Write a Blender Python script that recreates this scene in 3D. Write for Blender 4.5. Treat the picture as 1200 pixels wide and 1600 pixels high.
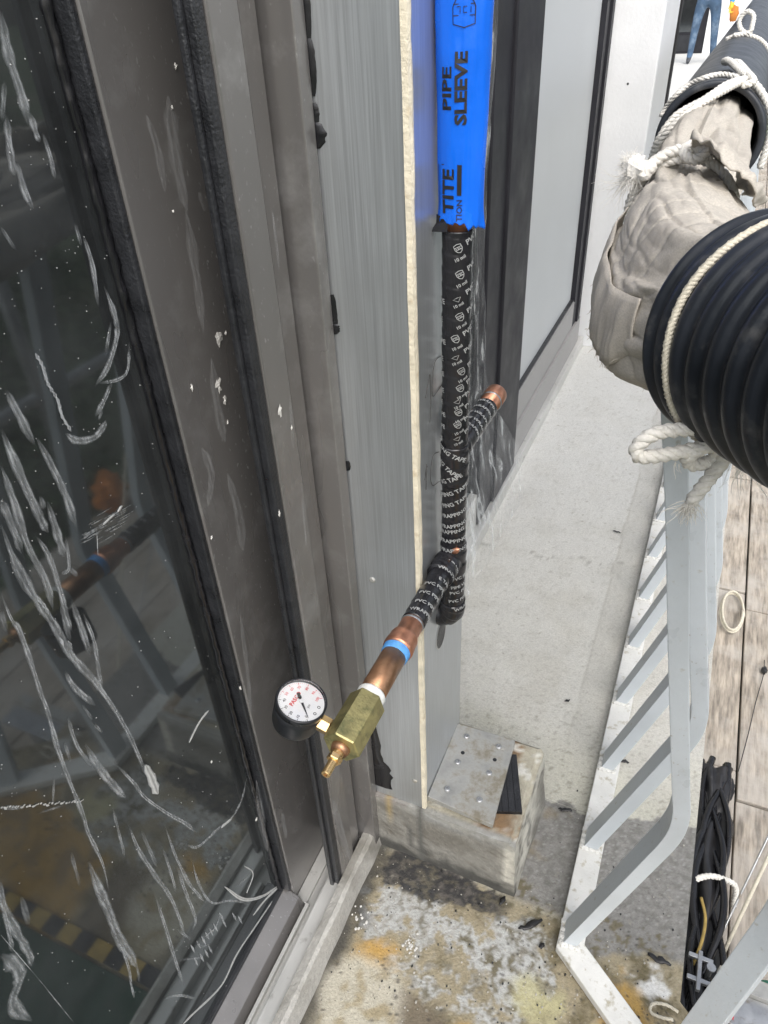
import bpy, bmesh, math, random
from mathutils import Vector, Matrix, noise
R_ = random.Random(7)
S = bpy.context.scene
for o in list(bpy.data.objects): bpy.data.objects.remove(o)
pi = math.pi
# ------------------------------------------------------------------ camera
FPX = 1123.45
RW = ((0.9149, 0.2000, -0.3497), (0.4001, -0.5531, 0.7308), (-0.0470, -0.8089, -0.5861))
H = 1.27
ex = Vector((RW[0][0], RW[1][0], RW[2][0])).normalized()
ed = Vector((RW[0][1], RW[1][1], RW[2][1])); ed = (ed - ex*ed.dot(ex)).normalized()
ez = ex.cross(ed)
cam = bpy.data.objects.new('camera', bpy.data.cameras.new('camera'))
S.collection.objects.link(cam); S.camera = cam
m3 = Matrix((ex, -ed, -ez)).transposed()
cam.matrix_world = Matrix.Translation((0, 0, H)) @ m3.to_4x4()
cam.data.sensor_fit = 'VERTICAL'; cam.data.sensor_height = 36; cam.data.sensor_width = 27
cam.data.lens = FPX/1600*36; cam.data.clip_start = 0.02; cam.data.clip_end = 1500
# ------------------------------------------------------------------ world and sun
SUN_EL, SUN_AZ = 52, -58       # azimuth of the sun in the XY plane, degrees from +X
W = bpy.data.worlds.new('World'); S.world = W; W.use_nodes = True
nt = W.node_tree
sky = nt.nodes.new('ShaderNodeTexSky'); sky.sky_type = 'NISHITA'; sky.sun_disc = False
sky.sun_elevation = math.radians(SUN_EL); sky.sun_rotation = math.radians(90-SUN_AZ)
sky.air_density = 1.0; sky.dust_density = 4.0; sky.ozone_density = 1.0; sky.altitude = 20
hsv = nt.nodes.new('ShaderNodeHueSaturation'); hsv.inputs['Saturation'].default_value = 0.42
nt.links.new(sky.outputs[0], hsv.inputs['Color'])
nt.links.new(hsv.outputs[0], nt.nodes['Background'].inputs['Color'])
nt.nodes['Background'].inputs['Strength'].default_value = 0.14
sl = bpy.data.lights.new('sun', 'SUN'); sl.energy = 0.65; sl.angle = math.radians(60); sl.color = (1, 0.97, 0.92)
sun = bpy.data.objects.new('sun', sl); S.collection.objects.link(sun)
ce = math.cos(math.radians(SUN_EL))
sdir = Vector((ce*math.cos(math.radians(SUN_AZ)), ce*math.sin(math.radians(SUN_AZ)), math.sin(math.radians(SUN_EL))))
sun.rotation_euler = sdir.to_track_quat('Z', 'Y').to_euler(); sun.location = sdir*20
S.view_settings.view_transform = 'Standard'; S.view_settings.look = 'None'
S.view_settings.exposure = 0.98; S.view_settings.gamma = 1; S.view_settings.use_curve_mapping = False
S.render.resolution_x = 768; S.render.resolution_y = 1024

# ------------------------------------------------------------------ surveying: a sight line met with a real plane
def sight(p):
    return (ex*((p[0]-600)/FPX) + ed*((p[1]-800)/FPX) + ez).normalized()
O = Vector((0, 0, H))
def onx(p, x): d = sight(p); return O + d*(x/d.x)
def ony(p, y): d = sight(p); return O + d*(y/d.y)
def onz(p, z): d = sight(p); return O + d*((z-H)/d.z)

# ------------------------------------------------------------------ materials
def nn(nt, t, **k):
    n = nt.nodes.new('ShaderNode'+t)
    for a, b in k.items(): setattr(n, a, b)
    return n
def coords(nt, scale=(1, 1, 1)):
    tc = nn(nt, 'TexCoord'); mp = nn(nt, 'Mapping'); mp.inputs['Scale'].default_value = scale
    nt.links.new(tc.outputs['Object'], mp.inputs['Vector']); return mp.outputs[0]
def noise_tex(nt, vec, scale, detail=4, rough=.55, dist=0):
    n = nn(nt, 'TexNoise'); n.inputs['Scale'].default_value = scale; n.inputs['Detail'].default_value = detail
    n.inputs['Roughness'].default_value = rough; n.inputs['Distortion'].default_value = dist
    nt.links.new(vec, n.inputs['Vector']); return n.outputs['Fac']
def ramp(nt, fac, stops):
    r = nn(nt, 'ValToRGB'); e = r.color_ramp.elements
    while len(e) < len(stops): e.new(.5)
    for i, (p, c) in enumerate(stops):
        e[i].position = p
        e[i].color = tuple(c)+(1,) if hasattr(c, '__len__') else (c, c, c, 1)
    nt.links.new(fac, r.inputs[0]); return r.outputs[0]
def mix(nt, fac, a, b, mode='MIX'):
    m = nn(nt, 'MixRGB', blend_type=mode)
    for s, v in ((0, fac), (1, a), (2, b)):
        if hasattr(v, 'links') or hasattr(v, 'is_linked'): nt.links.new(v, m.inputs[s])
        elif s == 0: m.inputs[0].default_value = v
        else: m.inputs[s].default_value = tuple(v)+(1,)
    return m.outputs[0]
def bumpn(nt, h, strength, dist):
    b = nn(nt, 'Bump'); b.inputs['Strength'].default_value = strength; b.inputs['Distance'].default_value = dist
    nt.links.new(h, b.inputs['Height']); return b.outputs[0]
def M(name, col, rough=.5, metal=0., var=.12, scale=25., stretch=(1, 1, 1), bump=0., bscale=None, bstretch=None, rvar=.1, attr=False, ior=None, coat=0., dirt=None, dscale=8., dlo=.55, dhi=.7, sheen=0., alpha=None, trans=0., specks=None):
    m = bpy.data.materials.new(name); m.use_nodes = True; nt = m.node_tree; P = nt.nodes['Principled BSDF']
    v = coords(nt, stretch); f = noise_tex(nt, v, scale)
    lo = tuple(max(0, c*(1-var)) for c in col); hi = tuple(min(1, c*(1+var)) for c in col)
    if attr:
        a = nn(nt, 'Attribute', attribute_name='Col')
        g = ramp(nt, f, [(.3, 1-var), (.7, 1.0)])
        c = mix(nt, 1.0, a.outputs['Color'], g, 'MULTIPLY')
    else: c = ramp(nt, f, [(.3, lo), (.7, hi)])
    if dirt:
        f2 = noise_tex(nt, coords(nt, (1, 1, 1)), dscale, 6, .65)
        d = ramp(nt, f2, [(dlo, 0.), (dhi, 1.)]); c = mix(nt, d, c, dirt)
    if specks:
        f3 = noise_tex(nt, coords(nt, (1, 1, .6)), 260, 2, .5); f4 = noise_tex(nt, coords(nt, (1, 1, .25)), 9, 5, .6)
        mm = nn(nt, 'Math', operation='MULTIPLY'); nt.links.new(ramp(nt, f3, [(.66, 0.), (.74, 1.)]), mm.inputs[0]); nt.links.new(ramp(nt, f4, [(.45, .1), (.65, 1.)]), mm.inputs[1])
        c = mix(nt, mm.outputs[0], c, specks)
    nt.links.new(c, P.inputs['Base Color'])
    rr = ramp(nt, f, [(.3, max(0, rough-rvar)), (.7, min(1, rough+rvar))]); nt.links.new(rr, P.inputs['Roughness'])
    P.inputs['Metallic'].default_value = metal
    if ior: P.inputs['IOR'].default_value = ior
    if coat: P.inputs['Coat Weight'].default_value = coat; P.inputs['Coat Roughness'].default_value = .1
    if sheen: P.inputs['Sheen Weight'].default_value = sheen
    if alpha is not None: P.inputs['Alpha'].default_value = alpha
    if trans: P.inputs['Transmission Weight'].default_value = trans
    if bump:
        bv = coords(nt, bstretch or stretch)
        nt.links.new(bumpn(nt, noise_tex(nt, bv, bscale or scale*4, 5), bump, .002), P.inputs['Normal'])
    return m
BRONZE = M('bronze_anodised', (.26, .25, .243), .28, .6, .14, 5, (1, 1, .25), dirt=(.40, .395, .39), dscale=14, dlo=.52, dhi=.82, rvar=.10, specks=(.6, .6, .6))
BRONZE_D = M('bronze_dark', (.035, .037, .042), .38, .3, .2, 14)
CHARC = M('charcoal_frame', (.026, .026, .031), .45, 0, .15, 10, dirt=(.08, .08, .08), dscale=60, dlo=.7, dhi=.8, ior=1.28)
RUBBER = M('black_rubber', (.020, .021, .024), .35, 0, .3, 40, bump=.6, bscale=300)
SEAL = M('black_sealant', (.01, .01, .012), .22, 0, .3, 40)
ALU = M('brushed_aluminium', (.54, .565, .585), .36, .76, .13, 200, (3, 3, .04), bump=.02, bscale=190, rvar=.04, dirt=(.46, .475, .48), dscale=4, dlo=.5, dhi=.9)
ALU2 = M('weathered_aluminium_plate', (.44, .44, .42), .55, .45, .25, 30, bump=.4, bscale=160, dirt=(.28, .255, .20), dscale=30, dlo=.46, dhi=.66)
SILL = M('sill_aluminium', (.60, .60, .58), .42, .45, .12, 30, (1, .2, 1), bump=.15, bscale=120, dirt=(.28, .27, .25), dscale=30, dlo=.6, dhi=.75)
CREAM = M('cream_foam_strip', (.72, .66, .52), .75, 0, .12, 50, bump=.8, bscale=180, dirt=(.55, .45, .3), dscale=40, dlo=.55, dhi=.7)
WHITEWALL = M('painted_white_wall', (.77, .78, .79), .6, 0, .04, 6, bump=.5, bscale=90)
RAIL = M('white_rail_paint', (.53, .575, .61), .36, 0, .09, 9, bump=.2, bscale=160, dirt=(.40, .40, .37), dscale=70, dlo=.62, dhi=.72, specks=(.25, .22, .18))
RAILB = M('white_rail_paint_worn', (.64, .64, .615), .5, 0, .10, 20, bump=.4, bscale=200, dirt=(.40, .37, .29), dscale=55, dlo=.55, dhi=.68)
TAPE = M('black_pvc_tape', (.017, .017, .020), .2, 0, .25, 40, bump=.18, bscale=90, rvar=.06)
TAPEW = M('white_tape_print', (.36, .37, .37), .5, 0, .1, 200)
COPPER = M('copper', (.60, .29, .185), .38, .9, .22, 45, bump=.15, bscale=200, dirt=(.42, .20, .13), dscale=60, dlo=.5, dhi=.65)
COPPER_O = M('dull_copper', (.40, .22, .125), .38, .8, .25, 35, bump=.12, bscale=200, dirt=(.20, .12, .08), dscale=45, dlo=.5, dhi=.7)
BRASS = M('green_brass', (.40, .355, .165), .42, .75, .25, 60, bump=.4, bscale=240, dirt=(.21, .21, .10), dscale=70, dlo=.48, dhi=.66)
BRASS_N = M('bright_brass', (.72, .50, .24), .28, .9, .12, 60)
TEFLON_B = M('blue_thread_tape', (.10, .32, .68), .5, 0, .2, 120)
TEFLON_W = M('white_thread_tape', (.80, .81, .78), .6, 0, .06, 120)
GAUGE_B = M('gauge_black_plastic', (.014, .015, .018), .33, 0, .2, 60)
DIAL = M('dial_white', (.74, .75, .76), .5, 0, .02, 60)
PRINT_K = M('black_print', (.012, .012, .014), .5)
PRINT_R = M('red_print', (.62, .05, .06), .5)
BLUE = M('blue_sleeve_film', (.004, .13, .72), .24, 0, .12, 12, bump=.35, bscale=40, ior=1.5)
HOSE = M('black_corrugated_hose', (.013, .016, .022), .40, 0, .4, 18, rvar=.12, dirt=(.075, .075, .075), dscale=45, dlo=.55, dhi=.78, bump=.3, bscale=60)
HOSE2 = M('black_ribbed_hose', (.03, .034, .042), .36, 0, .3, 25, rvar=.08, dirt=(.12, .125, .13), dscale=30, dlo=.55, dhi=.8)
CLOTH = M('beige_canvas', (.47, .435, .38), .95, 0, .16, 330, (1, 1, 3), bump=.3, bscale=800, dirt=(.37, .34, .30), dscale=16, dlo=.5, dhi=.75)
ROPE = M('white_cotton_rope', (.74, .72, .67), .9, 0, .12, 120, bump=.6, bscale=500, sheen=.2)
ROPE_C = M('cream_cord', (.60, .56, .46), .85, 0, .12, 120, bump=.5, bscale=400)
CONC = M('concrete_painted', (.5, .5, .5), .85, 0, .24, 300, attr=True, bump=1.0, bscale=260, dirt=(.30, .285, .24), dscale=60, dlo=.60, dhi=.76)
PLINTH = M('plinth_concrete', (.5, .5, .5), .88, 0, .25, 120, attr=True, bump=1.0, bscale=190)
PLANK = M('weathered_plywood', (.33, .29, .24), .8, 0, .5, 22, (5, .6, 5), bump=.6, bscale=60, dirt=(.47, .44, .40), dscale=6, dlo=.42, dhi=.68)
DARKCLOTH = M('black_tarp', (.018, .018, .020), .45, 0, .4, 20, bump=.4, bscale=80)
STEEL = M('galvanised_steel', (.42, .43, .44), .42, .8, .18, 40, dirt=(.25, .22, .18), dscale=50)
DIRTY = M('black_tape_scrap', (.015, .015, .016), .35, 0, .3, 60, bump=.5, bscale=150)
PLASTER = M('white_plaster', (.62, .61, .58), .8, 0, .08, 150, bump=.7, bscale=300)
PALEGRIT = M('pale_grit', (.42, .40, .355), .9, 0, .2, 200)
ORANGE = M('orange_fabric', (.55, .19, .03), .7, 0, .15, 20)
YELLOW = M('hazard_yellow', (.34, .24, .07), .7, 0, .3, 60)
GREENM = M('dark_green_mat', (.02, .05, .035), .8, 0, .3, 30)
GREENP = M('green_plastic', (.03, .16, .10), .4, 0, .15, 30)
ROOMD = M('dark_room', (.02, .02, .022), .8, 0, .2, 3)
PEN = M('pencil_mark', (.06, .06, .06), .6)

def glass_mat(name, tint, refl, ior=1.55):
    m = bpy.data.materials.new(name); m.use_nodes = True; nt = m.node_tree
    for n in list(nt.nodes):
        if n.type == 'BSDF_PRINCIPLED': nt.nodes.remove(n)
    out = [n for n in nt.nodes if n.type == 'OUTPUT_MATERIAL'][0]
    tr = nn(nt, 'BsdfTransparent'); tr.inputs[0].default_value = tuple(tint)+(1,)
    gl = nn(nt, 'BsdfGlossy'); gl.inputs['Roughness'].default_value = .045; gl.inputs['Color'].default_value = tuple(refl)+(1,)
    fr = nn(nt, 'Fresnel'); fr.inputs['IOR'].default_value = ior
    df = nn(nt, 'BsdfDiffuse')
    f = noise_tex(nt, coords(nt), 7, 6, .65); dm = ramp(nt, f, [(.36, 0.055), (.8, .14)])
    nt.links.new(ramp(nt, f, [(0, (.27, .29, .30)), (1, (.33, .35, .36))]), df.inputs[0])
    a = nn(nt, 'MixShader'); nt.links.new(fr.outputs[0], a.inputs[0]); nt.links.new(tr.outputs[0], a.inputs[1]); nt.links.new(gl.outputs[0], a.inputs[2])
    b = nn(nt, 'MixShader'); nt.links.new(dm, b.inputs[0]); nt.links.new(a.outputs[0], b.inputs[1]); nt.links.new(df.outputs[0], b.inputs[2])
    nt.links.new(b.outputs[0], out.inputs['Surface']); return m
GLASS = glass_mat('tinted_window_glass', (.10, .115, .115), (.78, .86, .90), 1.95)
FRAMEG = M('grey_frame', (.34, .335, .33), .45, .2, .1, 10)
GLASS2 = M('pale_reflection_glass', (.52, .54, .55), .5, 0, .06, 4, dirt=(.52, .54, .55), dscale=3, dlo=.4, dhi=.9)  # the pane's pale reflection is put into its base colour
def smear_mat(name, col, a0, a1, scale=60):
    m = bpy.data.materials.new(name); m.use_nodes = True; nt = m.node_tree; P = nt.nodes['Principled BSDF']
    P.inputs['Base Color'].default_value = tuple(col)+(1,); P.inputs['Roughness'].default_value = .5
    f = noise_tex(nt, coords(nt, (1, 2.2, .35)), scale, 6, .7)
    at = nn(nt, 'Attribute', attribute_name='Col'); mm = nn(nt, 'Math', operation='MULTIPLY')
    nt.links.new(ramp(nt, f, [(.3, a0), (.7, a1)]), mm.inputs[0]); nt.links.new(at.outputs['Fac'], mm.inputs[1])
    nt.links.new(mm.outputs[0], P.inputs['Alpha'])
    nt.links.new(bumpn(nt, f, .6, .002), P.inputs['Normal']); return m
SMEAR = smear_mat('dried_glue', (.62, .65, .67), .12, .9, 170)
SMEARW = smear_mat('dried_glue_thick', (.70, .71, .70), .6, 1.0, 160)
DUST = smear_mat('pale_dust', (.62, .63, .64), .0, .34, 90)
def film_mat():
    m = bpy.data.materials.new('clear_plastic_film'); m.use_nodes = True; nt = m.node_tree
    out = [n for n in nt.nodes if n.type == 'OUTPUT_MATERIAL'][0]
    P = nt.nodes['Principled BSDF']; P.inputs['Base Color'].default_value = (.75, .78, .78, 1); P.inputs['Roughness'].default_value = .10
    P.inputs['IOR'].default_value = 1.5
    f = noise_tex(nt, coords(nt, (1, 1, .22)), 34, 6, .6, .6)
    nt.links.new(ramp(nt, f, [(.42, .05), (.56, .14), (.62, .55), (.70, .2)]), P.inputs['Alpha']); return m  # streaky highlights of the film drawn as whiter, more opaque bands
FILM = film_mat()

# ------------------------------------------------------------------ mesh helpers
COL = S.collection
def rootloc(p):
    v = Vector((0, 0, 0))
    while p is not None: v += p.location; p = p.parent
    return v
def props(o, label=None, category=None, group=None, kind=None):
    for k, v in (('label', label), ("category", category), ("group", group), ('kind', kind)):
        if v: o[k] = v
    return o
def empty(name, loc, label, cat, group=None):
    o = bpy.data.objects.new(name, None); COL.objects.link(o); o.location = loc; o.empty_display_size = .05
    return props(o, label, cat, group)
def build(name, V, F, mat, parent=None, smooth=False, bevel=0., seg=2, **pr):
    V = [Vector(v) for v in V]
    if parent is not None: off = rootloc(parent)
    else:
        lo = Vector((min(v[i] for v in V) for i in range(3))); hi = Vector((max(v[i] for v in V) for i in range(3)))
        off = Vector(((lo.x+hi.x)/2, (lo.y+hi.y)/2, lo.z))
    me = bpy.data.meshes.new(name); me.from_pydata([v-off for v in V], [], F); me.update()
    if bevel:
        bm = bmesh.new(); bm.from_mesh(me); bmesh.ops.remove_doubles(bm, verts=bm.verts, dist=1e-5)
        bmesh.ops.recalc_face_normals(bm, faces=bm.faces)
        es = [e for e in bm.edges if len(e.link_faces) == 2 and e.calc_face_angle(0) > .6]
        bmesh.ops.bevel(bm, geom=es, offset=bevel, segments=seg, affect='EDGES', profile=.6); bm.to_mesh(me); bm.free()
    if smooth:
        for p in me.polygons: p.use_smooth = True
    for m in (mat if isinstance(mat, (list, tuple)) else [mat]): me.materials.append(m)
    o = bpy.data.objects.new(name, me); COL.objects.link(o)
    if parent is not None: o.parent = parent
    else: o.location = off
    return props(o, **pr)
def boxg(x0, x1, y0, y1, z0, z1):
    V = [(x, y, z) for z in (z0, z1) for y in (y0, y1) for x in (x0, x1)]
    F = [(0, 2, 3, 1), (4, 5, 7, 6), (0, 1, 5, 4), (2, 6, 7, 3), (0, 4, 6, 2), (1, 3, 7, 5)]
    return V, F
def box(name, b, mat, parent=None, bevel=.001, **pr): return build(name, *boxg(*b), mat, parent, bevel=bevel, **pr)
def join(*parts):
    V, F = [], []
    for v, f in parts:
        n = len(V); V += list(v); F += [tuple(i+n for i in q) for q in f]
    return V, F
def frames(P):
    P = [Vector(p) for p in P]; T = []
    for i in range(len(P)):
        T.append((P[min(i+1, len(P)-1)]-P[max(i-1, 0)]).normalized())
    up = Vector((0, 0, 1)) if abs(T[0].z) < .9 else Vector((1, 0, 0))
    a = (up - T[0]*up.dot(T[0])).normalized(); out = []
    for i, t in enumerate(T):
        a = (a - t*a.dot(t)).normalized(); out.append((P[i], t, a, t.cross(a)))
    return out
def tubeg(P, r, seg=12, cap=True, rfun=None):
    V, F = [], []; fr = frames(P); n = len(P)
    for i, (p, t, a, b) in enumerate(fr):
        ri = r[i] if hasattr(r, '__len__') else r
        for k in range(seg):
            an = 2*pi*k/seg; q = ri if rfun is None else rfun(i, an, ri)
            V.append(p + a*(q*math.cos(an)) + b*(q*math.sin(an)))
    for i in range(n-1):
        for k in range(seg):
            F.append((i*seg+k, i*seg+(k+1) % seg, (i+1)*seg+(k+1) % seg, (i+1)*seg+k))
    if cap: F += [tuple(range(seg))[::-1], tuple((n-1)*seg+k for k in range(seg))]
    return V, F
def latheg(o, ax, prof, seg=32, cap=True):
    """prof: list of (distance along axis, radius)"""
    o = Vector(o); ax = Vector(ax).normalized()
    up = Vector((0, 0, 1)) if abs(ax.z) < .9 else Vector((1, 0, 0)); a = (up-ax*up.dot(ax)).normalized(); b = ax.cross(a)
    V, F = [], []
    for s, r in prof:
        for k in range(seg):
            an = 2*pi*k/seg; V.append(o+ax*s+a*(r*math.cos(an))+b*(r*math.sin(an)))
    n = len(prof)
    for i in range(n-1):
        for k in range(seg): F.append((i*seg+k, i*seg+(k+1) % seg, (i+1)*seg+(k+1) % seg, (i+1)*seg+k))
    if cap: F += [tuple(range(seg))[::-1], tuple((n-1)*seg+k for k in range(seg))]
    return V, F
def smoothpath(P, n=6):
    P = [Vector(p) for p in P]
    if len(P) < 3: return [P[0].lerp(P[-1], i/n) for i in range(n+1)]
    Q = [2*P[0]-P[1]]+P+[2*P[-1]-P[-2]]; out = []
    for i in range(1, len(Q)-2):
        for k in range(n):
            t = k/n; a, b, c, d = Q[i-1:i+3]
            out.append(.5*((2*b)+(c-a)*t+(2*a-5*b+4*c-d)*t*t+(3*b-a-3*c+d)*t**3))
    return out+[P[-1]]
def ropeg(P, r=.004, turns=140, n=8, strands=3):
    C = smoothpath(P, n); fr = frames(C); L = 0; acc = [0]
    for i in range(1, len(C)): L += (C[i]-C[i-1]).length; acc.append(L)
    step = r*.7; N = max(6, int(L/step)); parts = []; j = 0; pts = []
    for k in range(N+1):
        s = L*k/N
        while j < len(acc)-2 and acc[j+1] < s: j += 1
        f = min(1, (s-acc[j])/max(1e-9, acc[j+1]-acc[j])); A, B = fr[j], fr[j+1]
        pts.append((A[0].lerp(B[0], f), A[2].lerp(B[2], f).normalized(), A[3].lerp(B[3], f).normalized(), s))
    for q in range(strands):
        path = [p+a*(r*.52*math.cos(turns*s+q*2*pi/strands))+b*(r*.52*math.sin(turns*s+q*2*pi/strands)) for p, a, b, s in pts]
        parts.append(tubeg(path, r*.60, 6))
    return join(*parts)
def fray(c, d, n, L, r=.0005, spread=.6, seed=1):
    rr = random.Random(seed); parts = []; d = Vector(d).normalized()
    for i in range(n):
        v = (d+Vector((rr.uniform(-1, 1), rr.uniform(-1, 1), rr.uniform(-1, 1)))*spread).normalized(); l = L*rr.uniform(.4, 1.15)
        p = Vector(c)+Vector((rr.uniform(-1, 1), rr.uniform(-1, 1), rr.uniform(-1, 1)))*.002; pts = [p]
        for k in range(5):
            v = (v+Vector((rr.gauss(0, 1), rr.gauss(0, 1), rr.gauss(0, 1)-.35))*.28).normalized(); p = p+v*l/5; pts.append(p)
        parts.append(tubeg(smoothpath(pts, 2), [r*(1-.07*k) for k in range(11)], 4))
    return join(*parts)
def paint(o, fn):
    me = o.data; a = me.color_attributes.new('Col', 'FLOAT_COLOR', 'POINT'); off = rootloc(o)
    buf = []
    for v in me.vertices: buf += list(fn(v.co+off))+[1.0]
    a.data.foreach_set('color', buf)
def nz(x, y, z, s): return noise.noise(Vector((x*s, y*s, z*s)))
def fbm(x, y, z, s, o=4): return noise.fractal(Vector((x*s, y*s, z*s)), 1.0, 2.0, o)
def ss(a, b, x):
    t = max(0., min(1., (x-a)/(b-a))); return t*t*(3-2*t)
def lerp3(a, b, t): return tuple(a[i]+(b[i]-a[i])*t for i in range(3))
def blob(c, sx, sy, sz, seed, n=10, m=6, amp=.3):
    V, F = [], []
    for i in range(m+1):
        th = pi*i/m
        for k in range(n):
            ph = 2*pi*k/n; d = Vector((math.sin(th)*math.cos(ph), math.sin(th)*math.sin(ph), math.cos(th)))
            q = 1+amp*noise.noise(d*1.7+Vector((seed*3.1, seed*1.7, 0))); V.append((c[0]+d.x*sx*q, c[1]+d.y*sy*q, c[2]+d.z*sz*q))
    for i in range(m):
        for k in range(n): F.append((i*n+k, (i+1)*n+k, (i+1)*n+(k+1) % n, i*n+(k+1) % n))
    return V, F
# ------------------------------------------------------------------ lettering
_tc = {}
def text2d(s, size=1., bold=.0):
    k = (s, bold)
    if k not in _tc:
        cu = bpy.data.curves.new('t', 'FONT'); cu.body = s; cu.size = 1; cu.offset = bold; cu.resolution_u = 2
        ob = bpy.data.objects.new('t', cu); COL.objects.link(ob)
        dg = bpy.context.evaluated_depsgraph_get(); me = bpy.data.meshes.new_from_object(ob.evaluated_get(dg))
        V = [(v.co.x, v.co.y) for v in me.vertices]; F = [tuple(p.vertices) for p in me.polygons]
        bpy.data.objects.remove(ob); bpy.data.curves.remove(cu); bpy.data.meshes.remove(me)
        x0 = min(v[0] for v in V); V = [(v[0]-x0, v[1]) for v in V]; _tc[k] = (V, F, max(v[0] for v in V))
    V, F, w = _tc[k]; return [(x*size, y*size) for x, y in V], F, w*size
def stroke2d(P, w, closed=False):
    V, F = [], []; n = len(P); Q = [Vector(p) for p in P]
    for i in range(n):
        a = Q[(i-1) % n] if closed or i else Q[i]; b = Q[(i+1) % n] if closed or i < n-1 else Q[i]
        t = (b-a); t = t.normalized() if t.length else Vector((1, 0)); q = Vector((-t.y, t.x))*w/2
        V += [tuple(Q[i]+q), tuple(Q[i]-q)]
    for i in range(n if closed else n-1):
        j = (i+1) % n; F.append((2*i, 2*i+1, 2*j+1, 2*j))
    return V, F
def shield2d(h, w=.0006):
    a = h/2
    o = [(-a*.8, a*.8), (0, a), (a*.8, a*.8), (a*.82, -.1*a), (a*.5, -.7*a), (0, -a), (-a*.5, -.7*a), (-a*.82, -.1*a)]
    P = [stroke2d(o, w, True), stroke2d([(-a*.8, .35*a), (a*.8, .35*a)], w*.8), stroke2d([(-a*.8, -.25*a), (a*.8, -.25*a)], w*.8),
         stroke2d([(-a*.5, .2*a), (-a*.5, -.1*a)], w), stroke2d([(-a*.2, .2*a), (a*.05, .2*a), (a*.05, -.12*a), (-a*.2, -.12*a)], w*.8), stroke2d([(.3*a, .2*a), (.3*a, -.12*a), (.55*a, -.12*a)], w*.8)]
    return join(*P)

# ================================================================== THE SETTING
FX = -.345                                   # foot of the curb on the floor
def xr(y): return .18 if y > .57 else .18+min(1.2, (.57-y)*1.295)
def xl(y): return FX-.02 if y < .83 else (-.50 if y < 3.47 else -3.2)
ys = []; y = -.6
while y < 24:
    ys.append(y); y += .02 if y < .34 else (.0032 if y < 1.25 else (.012 if y < 3.4 else .35))
ys += [.826, .829, .831, 3.465, 3.475]; ys = sorted(ys); NX = 150
V = []; F = []
for y in ys:
    a, b = xl(y), xr(y)
    for i in range(NX+1):
        x = a+(b-a)*i/NX; z = .0016*fbm(x, y, 0, 14, 4) if y < 3 else 0
        V.append((x, y, z-.002))
for j in range(len(ys)-1):
    for i in range(NX): F.append((j*(NX+1)+i, j*(NX+1)+i+1, (j+1)*(NX+1)+i+1, (j+1)*(NX+1)+i))
floor = build('balcony_floor', V, F, CONC, smooth=True, kind='structure')
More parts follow.
